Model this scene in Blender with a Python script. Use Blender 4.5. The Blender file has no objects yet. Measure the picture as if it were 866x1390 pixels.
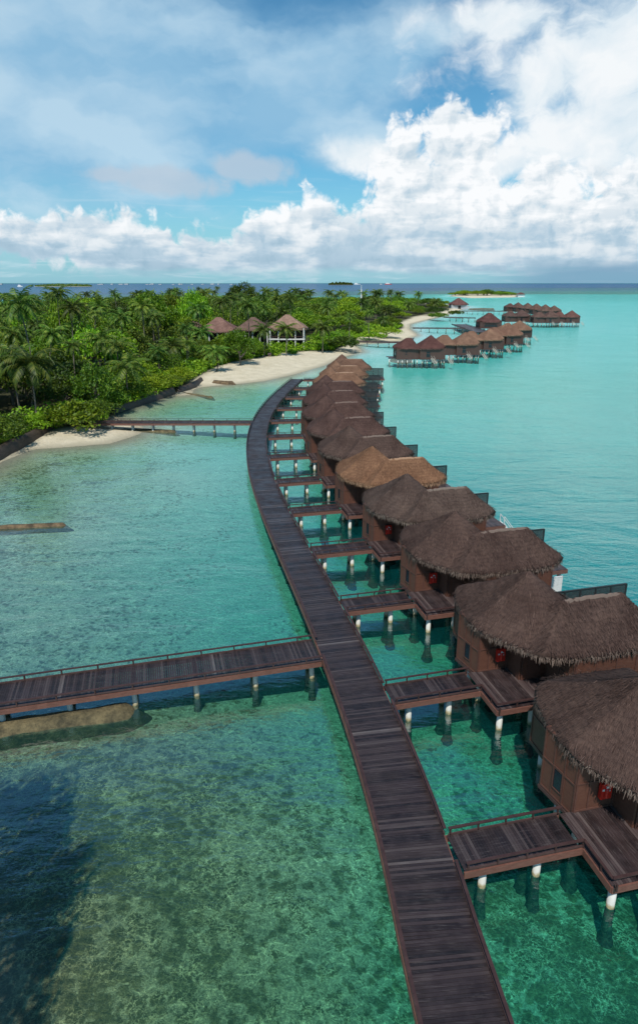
import bpy, math, random
import numpy as np
from mathutils import Vector, noise as mnoise
R = math.radians
PI = math.pi
sc = bpy.context.scene
col = sc.collection
rnd = random.Random(7)

# ------------------------------------------------------------ camera
CAM_H = 28.0
FPX, CX, CY = 867.0, 433.0, 650.0
PITCH = math.atan2(266, 867)
cp, sp = math.cos(PITCH), math.sin(PITCH)

def at(px, py, z=0.0):
    """point of the plane at height z seen at a pixel of the photograph"""
    x = (px - CX) / FPX
    y = -(py - CY) / FPX
    dy, dz = cp + y * sp, -sp + y * cp
    t = (z - CAM_H) / dz
    return Vector((x * t, dy * t, z))

def height_for(Y, py):
    """height whose point at ground distance Y shows at picture row py"""
    y = -(py - CY) / FPX
    return CAM_H + Y * (-sp + y * cp) / (cp + y * sp)

cd = bpy.data.cameras.new('camera')
cam = bpy.data.objects.new('camera', cd)
col.objects.link(cam)
cam.location = (0, 0, CAM_H)
cam.rotation_euler = (PI / 2 - PITCH, 0, 0)
cd.sensor_fit = 'VERTICAL'
cd.sensor_height = 36
cd.lens = 867 / 1390 * 36
cd.shift_y = -45 / 1390
cd.clip_start = 0.5
cd.clip_end = 120000
sc.camera = cam

# ------------------------------------------------------------ node helpers
class NT:
    def __init__(s, tree):
        s.t = tree; s.n = tree.nodes; s.l = tree.links
    def new(s, typ, **kw):
        n = s.n.new(typ)
        for k, v in kw.items(): setattr(n, k, v)
        return n
    def put(s, sock, v):
        if v is None: return
        if hasattr(v, 'is_linked'): s.l.new(v, sock)
        elif isinstance(v, (tuple, list)):
            if len(v) == 3 and sock.type == 'RGBA': v = (*v, 1)
            sock.default_value = v
        else: sock.default_value = v
    def m(s, op, a, b=None, c=None, clamp=False):
        n = s.new('ShaderNodeMath', operation=op); n.use_clamp = clamp
        s.put(n.inputs[0], a); s.put(n.inputs[1], b); s.put(n.inputs[2], c)
        return n.outputs[0]
    def v(s, op, a, b=None, c=None):
        n = s.new('ShaderNodeVectorMath', operation=op)
        s.put(n.inputs[0], a); s.put(n.inputs[1], b)
        if c is not None: s.put(n.inputs[2], c)
        return n.outputs['Value'] if op in ('LENGTH', 'DISTANCE', 'DOT_PRODUCT') else n.outputs['Vector']
    def noise(s, vec, scale, detail=4, rough=0.55, dist=0.0, out='Fac'):
        n = s.new('ShaderNodeTexNoise')
        s.put(n.inputs['Vector'], vec); s.put(n.inputs['Scale'], scale)
        s.put(n.inputs['Detail'], detail); s.put(n.inputs['Roughness'], rough)
        s.put(n.inputs['Distortion'], dist)
        return n.outputs[out]
    def voro(s, vec, scale, feature='F1', out='Distance', **kw):
        n = s.new('ShaderNodeTexVoronoi', feature=feature)
        s.put(n.inputs['Vector'], vec); s.put(n.inputs['Scale'], scale)
        for k, v in kw.items(): s.put(n.inputs[k], v)
        return n.outputs[out]
    def mr(s, v, a, b, c=0.0, d=1.0, smooth=False):
        n = s.new('ShaderNodeMapRange')
        if smooth: n.interpolation_type = 'SMOOTHSTEP'
        s.put(n.inputs[0], v); s.put(n.inputs[1], a); s.put(n.inputs[2], b)
        s.put(n.inputs[3], c); s.put(n.inputs[4], d)
        return n.outputs[0]
    def mix(s, f, a, b, blend='MIX'):
        n = s.new('ShaderNodeMix', data_type='RGBA', blend_type=blend)
        s.put(n.inputs[0], f); s.put(n.inputs[6], a); s.put(n.inputs[7], b)
        return n.outputs[2]
    def ramp(s, f, stops):
        n = s.new('ShaderNodeValToRGB')
        e = n.color_ramp.elements
        while len(e) < len(stops): e.new(0.5)
        for i, (p, c) in enumerate(stops):
            e[i].position = p; e[i].color = (*c, 1)
        s.put(n.inputs[0], f)
        return n.outputs[0]
    def map(s, vec, scale=(1, 1, 1), loc=(0, 0, 0), rot=(0, 0, 0)):
        n = s.new('ShaderNodeMapping')
        s.put(n.inputs[0], vec); n.inputs[1].default_value = loc
        n.inputs[2].default_value = rot; n.inputs[3].default_value = scale
        return n.outputs[0]
    def bump(s, h, dist, strength=1.0, normal=None):
        n = s.new('ShaderNodeBump')
        s.put(n.inputs['Height'], h); n.inputs['Distance'].default_value = dist
        n.inputs['Strength'].default_value = strength
        if normal is not None: s.put(n.inputs['Normal'], normal)
        return n.outputs[0]
    def comb(s, x, y, z=0.0):
        n = s.new('ShaderNodeCombineXYZ')
        s.put(n.inputs[0], x); s.put(n.inputs[1], y); s.put(n.inputs[2], z)
        return n.outputs[0]

def newmat(name):
    mt = bpy.data.materials.new(name); mt.use_nodes = True
    t = NT(mt.node_tree); t.n.clear()
    t.out = t.new('ShaderNodeOutputMaterial')
    t.obj = t.new('ShaderNodeTexCoord').outputs['Object']
    g = t.new('ShaderNodeNewGeometry')
    t.pos = g.outputs['Position']; t.isl = g.outputs['Random Per Island']
    return mt, t

def principled(t, color, rough=0.6, normal=None, spec=0.5, **kw):
    b = t.new('ShaderNodeBsdfPrincipled')
    t.put(b.inputs['Base Color'], color); t.put(b.inputs['Roughness'], rough)
    t.put(b.inputs['Specular IOR Level'], spec)
    if normal is not None: t.put(b.inputs['Normal'], normal)
    for k, v in kw.items(): t.put(b.inputs[k], v)
    t.l.new(b.outputs[0], t.out.inputs['Surface'])
    return b

M = {}
def mat_planks(name, tint=(1, 1, 1)):
    mt, t = newmat(name)
    c = t.ramp(t.isl, [(0, (.010, .007, .008)), (.45, (.022, .014, .014)), (.85, (.04, .027, .027)), (.97, (.065, .05, .048)), (1, (.12, .10, .095))])
    st = t.noise(t.map(t.obj, (1.1, 1.1, 1)), 1.3, 5, .65)
    c = t.mix(t.mr(st, .4, .8, 0, .7), c, (.045, .032, .034))
    sheen = t.noise(t.map(t.obj, (1.0, 13, 1) if name[0] == 'd' else (13, 1.0, 1)), 1.0, 5, .7)
    c = t.mix(t.mr(sheen, .54, .8, 0, .42), c, (.17, .145, .14))  # pale streaks: wet sheen painted into the plank colour
    c = t.mix(1.0, c, tint, 'MULTIPLY')
    r = t.mr(t.noise(t.pos, .8, 3), .3, .7, .3, .6)
    principled(t, c, r, t.bump(sheen, .01, .6))
    return mt
M['planks'] = mat_planks('dark_wet_planks')
M['planks_dry'] = mat_planks('weathered_planks', (1.5, 1.45, 1.4))

def mat_wood(name, c1, c2, rough=.55, scale=3.0, lines=None):
    mt, t = newmat(name)
    n1 = t.noise(t.map(t.pos, (1, 1, 3)), scale, 5, .65)
    c = t.mix(t.mr(n1, .3, .7), c1, c2)
    c = t.mix(t.mr(t.isl, 0, 1, 0, .35), c, tuple(x * .55 for x in c1))
    h = n1
    if lines:
        z = t.new('ShaderNodeSeparateXYZ'); t.put(z.inputs[0], t.obj)
        f = t.m('FRACT', t.m('MULTIPLY', z.outputs[2], lines))
        g = t.m('LESS_THAN', f, .1)
        c = t.mix(g, c, tuple(x * .25 for x in c1))
    principled(t, c, rough, t.bump(h, .01, .5))
    return mt
M['rail'] = mat_wood('red_brown_rail', (.038, .016, .015), (.07, .034, .03))
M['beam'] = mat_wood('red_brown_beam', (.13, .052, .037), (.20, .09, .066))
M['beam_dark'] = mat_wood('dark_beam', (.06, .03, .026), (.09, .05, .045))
M['wall'] = mat_wood('timber_wall', (.10, .040, .025), (.145, .062, .04))
M['wall_dark'] = mat_wood('dark_timber_wall', (.06, .030, .022), (.095, .046, .034))
M['wall_trim'] = mat_wood('timber_trim', (.09, .038, .026), (.13, .06, .045))
M['screen'] = mat_wood('charcoal_screen', (.018, .022, .022), (.035, .04, .04))
M['bund'] = mat_wood('dark_bund_timber', (.035, .024, .018), (.11, .08, .06), scale=2)
M['stair'] = mat_wood('bleached_stair', (.5, .44, .37), (.62, .58, .5))

def mat_plain(name, c, rough=.5, var=.15, sc_=3.0, metallic=0.0, emission=None):
    mt, t = newmat(name)
    n1 = t.noise(t.obj, sc_, 5, .6)
    cc = t.mix(t.mr(n1, .3, .75), c, tuple(x * (1 - var * 2) for x in c))
    kw = {'Metallic': metallic}
    if emission: kw.update({'Emission Color': (*emission[0], 1), 'Emission Strength': emission[1]})
    principled(t, cc, rough, **kw)
    return mt
M['white'] = mat_plain('white_paint', (.72, .72, .7), .45)
M['glass'] = mat_plain('dark_window_pane', (.02, .025, .03), .12)
M['red'] = mat_plain('red_enamel', (.62, .025, .015), .3)
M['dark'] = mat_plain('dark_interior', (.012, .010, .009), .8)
M['frame'] = mat_plain('charcoal_metal', (.025, .028, .03), .4)
M['skin'] = mat_plain('skin', (.35, .2, .14), .5)
M['navy'] = mat_plain('navy_cloth', (.03, .04, .12), .8)
M['violet'] = mat_plain('violet_cloth', (.16, .08, .22), .8)
M['hair'] = mat_plain('dark_hair', (.02, .015, .01), .6)
M['hull'] = mat_plain('red_hull', (.5, .06, .04), .4)
M['render_grey'] = mat_plain('pale_render', (.42, .43, .44), .7)
M['render_white'] = mat_plain('white_render', (.7, .69, .66), .7)

def mat_pile():
    mt, t = newmat('white_concrete_pile')
    z = t.new('ShaderNodeSeparateXYZ'); t.put(z.inputs[0], t.pos)
    n1 = t.noise(t.pos, 5, 4, .6)
    h = t.m('ADD', z.outputs[2], t.m('MULTIPLY', n1, .5))
    c = t.ramp(t.mr(h, -.1, 1.3), [(0, (.03, .035, .02)), (.2, (.06, .06, .035)), (.36, (.32, .27, .15)), (.5, (.52, .51, .46)), (1, (.6, .6, .56))])
    principled(t, c, .7, t.bump(n1, .02, .5))
    return mt
M['pile'] = mat_pile()

def mat_coral():
    mt, t = newmat('coral_rubble')
    n1 = t.noise(t.pos, 4, 5, .7)
    principled(t, t.mix(t.mr(n1, .4, .65), (.022, .03, .02), (.1, .12, .07)), .9, t.bump(n1, .1))
    return mt
M['coral'] = mat_coral()

def mat_thatch():
    mt, t = newmat('thatch')
    oi = t.new('ShaderNodeObjectInfo')
    uv = t.new('ShaderNodeUVMap').outputs[0]
    base = oi.outputs['Color']
    sep = t.new('ShaderNodeSeparateXYZ'); t.put(sep.inputs[0], uv)
    wob = t.noise(uv, .8, 3)
    row = t.m('FRACT', t.m('ADD', t.m('MULTIPLY', sep.outputs[1], 2.6), t.m('MULTIPLY', wob, 2.4)))
    strand = t.noise(t.map(uv, (22, 2.2, 1)), 1.0, 5, .75)
    patch = t.noise(t.pos, .45, 5, .65)
    dk = t.mix(1.0, base, (.52, .5, .52), 'MULTIPLY')
    lt = t.mix(1.0, base, (1.7, 1.62, 1.55), 'MULTIPLY')
    c = t.mix(t.mr(strand, .34, .66), dk, lt)
    c = t.mix(t.mr(patch, .3, .5, .7, 0), c, t.mix(1.0, base, (.6, .52, .5), 'MULTIPLY'))
    c = t.mix(t.mr(patch, .52, .72, 0, .8), c, t.mix(1.0, base, (1.75, 1.7, 1.6), 'MULTIPLY'))
    c = t.mix(t.mr(row, .6, 1.0, 0, .38), c, dk)
    # single straws stand out pale
    c = t.mix(t.mr(t.isl, .75, 1.0, 0, .5), c, t.mix(1.0, base, (3.2, 3.2, 3.1), 'MULTIPLY'))
    h = t.m('ADD', strand, t.m('MULTIPLY', row, .5))
    principled(t, c, .9, t.bump(h, .09, .8), spec=.15)
    return mt
M['thatch'] = mat_thatch()

def mat_fringe():
    mt, t = newmat('thatch_fringe')
    oi = t.new('ShaderNodeObjectInfo')
    base = oi.outputs['Color']
    c = t.mix(t.isl, t.mix(1.0, base, (.8, .8, .8), 'MULTIPLY'), t.mix(.25, t.mix(1.0, base, (3.2, 3.3, 3.3), 'MULTIPLY'), (.3, .28, .22)))
    principled(t, c, .9, spec=.1)
    return mt
M['fringe'] = mat_fringe()

def mat_leaf(name, a, b, c_, trans=.25):
    mt, t = newmat(name)
    oi = t.new('ShaderNodeObjectInfo')
    cc = t.ramp(t.isl, [(0, a), (.6, b), (1, c_)])
    big = t.noise(t.pos, .22, 3, .6)
    cc = t.mix(t.mr(big, .35, .65, 0, .6), cc, t.mix(1.0, cc, (.55, .62, .5), 'MULTIPLY'))
    hs = t.new('ShaderNodeHueSaturation')
    t.put(hs.inputs['Hue'], t.mr(oi.outputs['Random'], 0, 1, .478, .522))
    t.put(hs.inputs['Value'], t.mr(t.m('FRACT', t.m('MULTIPLY', oi.outputs['Random'], 7.3)), 0, 1, .5, 1.5))
    t.put(hs.inputs['Color'], cc)
    d = t.new('ShaderNodeBsdfPrincipled')
    t.put(d.inputs['Base Color'], hs.outputs[0]); d.inputs['Roughness'].default_value = .5
    d.inputs['Specular IOR Level'].default_value = .3
    tr = t.new('ShaderNodeBsdfTranslucent'); t.put(tr.inputs[0], hs.outputs[0])
    mx = t.new('ShaderNodeMixShader'); mx.inputs[0].default_value = trans
    t.l.new(d.outputs[0], mx.inputs[1]); t.l.new(tr.outputs[0], mx.inputs[2])
    t.l.new(mx.outputs[0], t.out.inputs[0])
    return mt
M['leaf'] = mat_leaf('broad_leaves', (.030, .076, .006), (.094, .17, .010), (.21, .28, .02))
M['leaf2'] = mat_leaf('bright_leaves', (.09, .18, .006), (.18, .31, .010), (.31, .41, .02))
M['palm'] = mat_leaf('palm_fronds', (.035, .085, .010), (.09, .175, .018), (.24, .28, .045))
M['bark'] = mat_wood('bark', (.10, .08, .06), (.22, .19, .15), rough=.9)

# ------------------------------------------------------------ mesh accumulator
class MB:
    def __init__(s): s.v = []; s.f = []; s.mi = []; s.uv = None
    def add(s, vs, fs, mi=0):
        o = len(s.v); s.v += [tuple(x) for x in vs]
        s.f += [tuple(i + o for i in f) for f in fs]; s.mi += [mi] * len(fs)
    def box(s, c, size, ang=0.0, mi=0, tilt=None):
        hx, hy, hz = size[0] / 2, size[1] / 2, size[2] / 2
        ca, sa = math.cos(ang), math.sin(ang)
        vs = []
        for x, y, z in ((-hx, -hy, -hz), (hx, -hy, -hz), (hx, hy, -hz), (-hx, hy, -hz), (-hx, -hy, hz), (hx, -hy, hz), (hx, hy, hz), (-hx, hy, hz)):
            vs.append((c[0] + x * ca - y * sa, c[1] + x * sa + y * ca, c[2] + z))
        s.add(vs, [(0, 3, 2, 1), (4, 5, 6, 7), (0, 1, 5, 4), (1, 2, 6, 5), (2, 3, 7, 6), (3, 0, 4, 7)], mi)
    def bar(s, a, b, w, h, mi=0):
        a, b = Vector(a), Vector(b); d = (b - a)
        if d.length < 1e-6: return
        d.normalize()
        side = d.cross(Vector((0, 0, 1)))
        if side.length < 1e-3: side = Vector((1, 0, 0))
        side.normalize(); up = side.cross(d)
        vs = []
        for p in (a, b):
            for i, j in ((-1, -1), (1, -1), (1, 1), (-1, 1)):
                vs.append(p + side * (w / 2 * i) + up * (h / 2 * j))
        s.add(vs, [(3, 2, 1, 0), (4, 5, 6, 7), (0, 1, 5, 4), (1, 2, 6, 5), (2, 3, 7, 6), (3, 0, 4, 7)], mi)
    def tube(s, pts, rad, n=8, mi=0, cap=True):
        pts = [Vector(p) for p in pts]
        base = len(s.v); k = len(pts)
        for i, p in enumerate(pts):
            d = (pts[min(i + 1, k - 1)] - pts[max(i - 1, 0)]).normalized()
            a = d.cross(Vector((0, 0, 1)))
            if a.length < .05: a = Vector((1, 0, 0))
            a.normalize(); b = d.cross(a)
            r = rad[i] if hasattr(rad, '__len__') else rad
            for j in range(n):
                t = 2 * PI * j / n
                s.v.append(tuple(p + a * (math.cos(t) * r) + b * (math.sin(t) * r)))
        for i in range(k - 1):
            for j in range(n):
                j2 = (j + 1) % n
                s.f.append((base + i * n + j, base + i * n + j2, base + (i + 1) * n + j2, base + (i + 1) * n + j)); s.mi.append(mi)
        if cap:
            s.f.append(tuple(base + j for j in range(n - 1, -1, -1))); s.mi.append(mi)
            s.f.append(tuple(base + (k - 1) * n + j for j in range(n))); s.mi.append(mi)
    def prism(s, poly, z0, z1, mi=0):
        n = len(poly)
        ar = sum(poly[i][0] * poly[(i + 1) % n][1] - poly[(i + 1) % n][0] * poly[i][1] for i in range(n))
        if ar < 0: poly = poly[::-1]
        vs = [(x, y, z0) for x, y in poly] + [(x, y, z1) for x, y in poly]
        s.add(vs, [tuple(range(n - 1, -1, -1)), tuple(range(n, 2 * n))] + [(i, (i + 1) % n, n + (i + 1) % n, n + i) for i in range(n)], mi)
    def mesh(s, name, mats, smooth=False):
        me = bpy.data.meshes.new(name)
        me.from_pydata(s.v, [], s.f)
        if not isinstance(mats, (list, tuple)): mats = [mats]
        for m_ in mats: me.materials.append(m_)
        if len(mats) > 1: me.polygons.foreach_set('material_index', s.mi)
        if smooth: me.polygons.foreach_set('use_smooth', [True] * len(s.f))
        if s.uv:
            l = me.uv_layers.new(name='UVMap')
            l.data.foreach_set('uv', [c for f in s.uv for p in f for c in p])
        me.update()
        return me
    def build(s, name, mats, parent=None, smooth=False):
        return link(name, s.mesh(name, mats, smooth), parent)

def link(name, me, parent=None, loc=(0, 0, 0), rz=0.0):
    o = bpy.data.objects.new(name, me); col.objects.link(o)
    o.location = loc; o.rotation_euler = (0, 0, rz)
    if parent is not None: o.parent = parent
    return o

def tag(o, label=None, cat=None, group=None, kind=None):
    if label: o['label'] = label
    if cat: o['category'] = cat
    if group: o['group'] = group
    if kind: o['kind'] = kind
    return o

def empty(name, loc=(0, 0, 0), rz=0.0, label=None, cat=None, group=None):
    return tag(link(name, None, None, loc, rz), label, cat, group)

KIDS = {}
def copy_tree(o, parent=None):
    c = o.copy(); col.objects.link(c)
    if parent is not None: c.parent = parent
    for ch in list(o.children): copy_tree(ch, c)
    return c

# ------------------------------------------------------------ light and sky
SUN_EL, SUN_AZ = R(55), R(191)      # azimuth clockwise from +Y (view direction)
sd = Vector((math.sin(SUN_AZ) * math.cos(SUN_EL), math.cos(SUN_AZ) * math.cos(SUN_EL), math.sin(SUN_EL)))
sl = bpy.data.lights.new('sun', 'SUN'); sl.energy = 4.2; sl.angle = R(.6); sl.color = (1, .955, .89)
so = bpy.data.objects.new('sun', sl); col.objects.link(so)
so.rotation_euler = sd.to_track_quat('Z', 'Y').to_euler()
so.location = (0, 0, 200)

w = bpy.data.worlds.new('World'); sc.world = w; w.use_nodes = True
t = NT(w.node_tree); t.n.clear()
wout = t.new('ShaderNodeOutputWorld')
sky = t.new('ShaderNodeTexSky', sky_type='NISHITA'); sky.sun_disc = False
sky.sun_elevation = SUN_EL; sky.sun_rotation = SUN_AZ
sky.air_density = 1.0; sky.dust_density = .6; sky.ozone_density = 2.5
dirw = t.new('ShaderNodeTexCoord').outputs['Generated']
sw = t.new('ShaderNodeSeparateXYZ'); t.put(sw.inputs[0], dirw)
elw = t.m('MULTIPLY', t.m('ARCSINE', sw.outputs[2]), 180 / PI)
skyc = t.v('SCALE', sky.outputs[0]); skyc.node.inputs['Scale'].default_value = .10
tintn = t.mix(1.0, skyc, (.55, 1.05, 1.15), 'MULTIPLY')
c0 = t.mix(t.m('MULTIPLY', t.mr(elw, 0, 9, 1, 0, True), .7), tintn, (.30, .58, .74))
c0 = t.mix(t.mr(elw, -.05, 0, 0, 1), (.05, .16, .22), c0)
bg = t.new('ShaderNodeBackground'); t.put(bg.inputs[0], c0); bg.inputs[1].default_value = 1.0
t.l.new(bg.outputs[0], wout.inputs[0])

# clouds stand on a huge dome far beyond the sea's edge
cloudmat, t = newmat('clouds')
sx = t.new('ShaderNodeSeparateXYZ'); t.put(sx.inputs[0], t.v('NORMALIZE', t.pos))
az = t.m('MULTIPLY', t.m('ARCTAN2', sx.outputs[0], sx.outputs[1]), 180 / PI)
el = t.m('MULTIPLY', t.m('ARCSINE', sx.outputs[2]), 180 / PI)
P2 = t.comb(az, el)
def skydir(px, py):
    x = (px - CX) / FPX; y = -(py - CY) / FPX
    d = Vector((x, cp + y * sp, -sp + y * cp)).normalized()
    return math.degrees(math.atan2(d.x, d.y)), math.degrees(math.asin(d.z))
def blob(px, py, rx, ry, rot=0):
    a, e = skydir(px, py)
    k = 1 / 15.5
    p = t.v('SUBTRACT', P2, (a, e, 0))
    if rot:
        vr = t.new('ShaderNodeVectorRotate', rotation_type='Z_AXIS'); t.put(vr.inputs['Vector'], p); vr.inputs['Angle'].default_value = R(-rot); p = vr.outputs[0]
    p = t.v('MULTIPLY', p, (1 / (rx * k), 1 / (ry * k), 0))
    return t.m('SUBTRACT', 1.0, t.v('LENGTH', p))
def maxall(L, sm=.25):
    r = L[0]
    for x in L[1:]: r = t.m('SMOOTH_MAX', r, x, sm)
    return r
def n2(*a_, **k_):
    o_ = t.noise(*a_, **k_); o_.node.noise_dimensions = '2D'; return o_
warp = t.v('SCALE', t.v('SUBTRACT', n2(P2, .5, 3, .5, out='Color'), (.5, .5, .5))); warp.node.inputs['Scale'].default_value = 1.3
Pw = t.v('ADD', P2, warp)
def billow(vec):
    n1 = n2(vec, .36, 7, .52)
    v1 = t.voro(vec, .62, 'F1', Detail=4, Roughness=.55); v1.node.voronoi_dimensions = '2D'
    v1.node.normalize = True
    return t.m('ADD', t.m('MULTIPLY', n1, 1.0), t.m('MULTIPLY', t.m('SUBTRACT', .35, v1), 1.0))
b0 = billow(Pw)
b1 = billow(t.v('ADD', Pw, (-.5, .6, 0)))
# cumulus bank
cum = maxall([blob(628, 195, 66, 48), blob(545, 250, 52, 70), blob(600, 275, 100, 62), blob(700, 308, 235, 66), blob(862, 280, 80, 60), blob(780, 330, 200, 56),
              blob(430, 315, 75, 50), blob(560, 345, 320, 50), blob(160, 335, 115, 46), blob(50, 325, 75, 32), blob(235, 352, 100, 34), blob(330, 352, 70, 36),
              blob(380, 322, 60, 40), blob(735, 262, 70, 42)], .12)
dens = t.m('ADD', t.m('MULTIPLY', cum, .85), t.m('MULTIPLY', t.m('SUBTRACT', b0, .45), .95))
dens = t.m('SUBTRACT', dens, .07)
basecut = t.mr(t.m('ADD', el, t.m('MULTIPLY', n2(t.map(P2, (.5, 3, 1)), .5, 4), 1.0)), .7, 2.0, 0, 1, True)
acum = t.m('MULTIPLY', t.mr(dens, 0, .30, 0, 1, True), basecut)
light = t.mr(t.m('SUBTRACT', b0, b1), -.42, .25, .15, 1, True)
lowd = t.mr(el, .8, 6.5, .35, 1.0)
light = t.m('MULTIPLY', t.m('ADD', t.m('MULTIPLY', light, .55), .5), lowd)
gp = n2(t.map(P2, (.30, 1.1, 1)), .6, 5)
light = t.m('ADD', light, t.mr(gp, .38, .66, -.16, .22, True))
light = t.m('ADD', light, t.mr(dens, 0, .5, .15, -.05))
ccum = t.ramp(light, [(0, (.30, .47, .60)), (.35, (.46, .61, .73)), (.68, (.72, .80, .86)), (1, (.96, .98, 1.0))])
# high soft sheets
fib = n2(t.map(Pw, (.5, 1.3, 1), rot=(0, 0, R(-25))), .16, 6, .5, 0)
sheet = maxall([blob(130, 130, 340, 150, 8), blob(400, 130, 190, 80, 22), blob(530, 90, 90, 38, 20), blob(470, 200, 90, 32), blob(60, 50, 170, 90)])
ash = t.m('MULTIPLY', t.mr(t.m('ADD', t.m('MULTIPLY', sheet, .9), t.m('MULTIPLY', t.m('SUBTRACT', fib, .45), 1.1)), -.05, .55, 0, 1, True), .86)
soft = maxall([blob(860, 60, 210, 120, 10), blob(850, 170, 170, 110), blob(690, 28, 110, 32), blob(740, 110, 90, 50, 20), blob(720, 218, 150, 22, 8), blob(480, 205, 85, 26)])
fib2 = n2(t.map(Pw, (.7, 1.1, 1), rot=(0, 0, R(-20))), .24, 7, .55, .2)
asf = t.m('MULTIPLY', t.mr(t.m('ADD', t.m('MULTIPLY', soft, .9), t.m('MULTIPLY', t.m('SUBTRACT', fib2, .5), 1.7)), -.1, .62, 0, 1, True), .97)
streak = t.mr(n2(t.map(P2, (.25, 2.6, 1)), .6, 6, .6, .4), .50, .75, 0, .55, True)
streak = t.m('MULTIPLY', streak, t.mr(el, 9, 3, 0, 1))
lil = maxall([blob(340, 229, 62, 22, -6), blob(225, 245, 90, 20, -4), blob(160, 238, 50, 12)])
alil = t.m('MULTIPLY', t.mr(t.m('ADD', lil, t.m('MULTIPLY', t.m('SUBTRACT', b0, .45), .7)), 0, .6, 0, 1, True), .75)
shc = t.mix(t.mr(fib, .35, .65), (.29, .53, .74), (.52, .71, .85))
rain = t.m('MULTIPLY', t.mr(blob(850, 378, 190, 26), 0, .6, 0, .8, True), 1.0)
Cc, Tt = (0, 0, 0), 1.0
for c_, a_ in ((((.62, .78, .86)), streak), (shc, ash), (t.mix(t.mr(fib2, .3, .66), (.66, .79, .88), (.93, .96, .98)), asf), ((.50, .60, .71), alil), (ccum, acum), ((.20, .37, .53), rain)):
    Cc = t.mix(a_, Cc, c_)
    Tt = t.m('MULTIPLY', Tt, t.m('SUBTRACT', 1.0, a_))
fade = t.m('MULTIPLY', t.mr(t.m('ABSOLUTE', az), 55, 78, 1, 0, True), t.mr(el, 24, 38, 1, 0, True))
em = t.new('ShaderNodeEmission'); t.put(em.inputs[0], t.mix(fade, (0, 0, 0), Cc))
tp = t.new('ShaderNodeBsdfTransparent'); t.put(tp.inputs[0], t.m('SUBTRACT', 1.0, t.m('MULTIPLY', t.m('SUBTRACT', 1.0, Tt), fade)))
ads = t.new('ShaderNodeAddShader'); t.l.new(em.outputs[0], ads.inputs[0]); t.l.new(tp.outputs[0], ads.inputs[1])
t.l.new(ads.outputs[0], t.out.inputs[0])
cloudmat.cycles.emission_sampling = 'NONE'
w.cycles.sampling_method = 'MANUAL'; w.cycles.sample_map_resolution = 512
sc.view_settings.view_transform = 'Standard'; sc.view_settings.look = 'None'
sc.view_settings.exposure = 0; sc.view_settings.gamma = 1
sc.cycles.transparent_max_bounces = 24
sc.cycles.max_bounces = 8

b = MB()
Rd = 70000
for i in range(41):
    for j in range(81):
        a, e = R(-80 + 2 * j), R(-.15 + i)
        b.v.append((Rd * math.sin(a) * math.cos(e), Rd * math.cos(a) * math.cos(e), Rd * math.sin(e)))
for i in range(40):
    for j in range(80):
        b.f.append((i * 81 + j, i * 81 + j + 1, i * 81 + 82 + j, i * 81 + 81 + j)); b.mi.append(0)
tag(b.build('sky', cloudmat, None, True), kind='structure')

# ------------------------------------------------------------ island outline, terrain, seabed, water
shore_px = [(-60, 665), (0, 628), (45, 610), (90, 607), (150, 602), (188, 590), (200, 581), (165, 571), (150, 562), (195, 549), (236, 537),
            (262, 537), (262, 527), (290, 524), (325, 521), (360, 517), (400, 508), (438, 497), (466, 485), (492, 477), (480, 467),
            (505, 466), (545, 463), (567, 455), (556, 447), (556, 440), (575, 435), (600, 429), (616, 424), (626, 420), (633, 417)]
shore = [tuple(at(x, y, 0)[:2]) for x, y in shore_px]
shore = [(-120, 70), (-70, 72)] + shore + [(190, 840), (150, 980), (-50, 1000), (-420, 900), (-560, 600), (-420, 200), (-250, 60)]
veg_px = [(-60, 650), (0, 615), (60, 590), (95, 583), (150, 577), (158, 560), (238, 532), (268, 515), (300, 499), (328, 492), (352, 488), (380, 482), (415, 479), (455, 477),
          (479, 464), (500, 454), (532, 449.5), (550, 444), (544, 438), (562, 431), (596, 424.5), (610, 420)]
veg = [tuple(at(x, y, 0.8)[:2]) for x, y in veg_px]
veg = [(-130, 80), (-80, 80)] + veg + [(165, 800), (130, 940), (-50, 960), (-400, 860), (-530, 590), (-400, 210), (-240, 75)]
isl2_px = [(612, 402), (640, 404.5), (665, 404), (700, 403.5), (700, 400), (655, 398), (615, 400)]
isl3 = [(-45, -12), (-14, -8), (-13.2, 10), (-15, 18), (-20, 22), (-45, 24)]  # islet out of view, added to carry the trees that shade the near water
isl2 = [tuple(at(x, y, 0)[:2]) for x, y in isl2_px]

def sdist(P, poly):
    """signed distance, positive inside; P (n,2)"""
    poly = np.array(poly); n = len(poly)
    d = np.full(len(P), 1e18); ins = np.zeros(len(P), bool)
    for i in range(n):
        a, b = poly[i], poly[(i + 1) % n]
        ab = b - a; ap = P - a
        tt = np.clip((ap @ ab) / (ab @ ab), 0, 1)
        q = ap - tt[:, None] * ab
        d = np.minimum(d, (q ** 2).sum(1))
        c = ((a[1] > P[:, 1]) != (b[1] > P[:, 1]))
        with np.errstate(divide='ignore', invalid='ignore'):
            xx = (b[0] - a[0]) * (P[:, 1] - a[1]) / (b[1] - a[1]) + a[0]
        ins ^= c & (P[:, 0] < xx)
    d = np.sqrt(d)
    return np.where(ins, d, -d)

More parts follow.
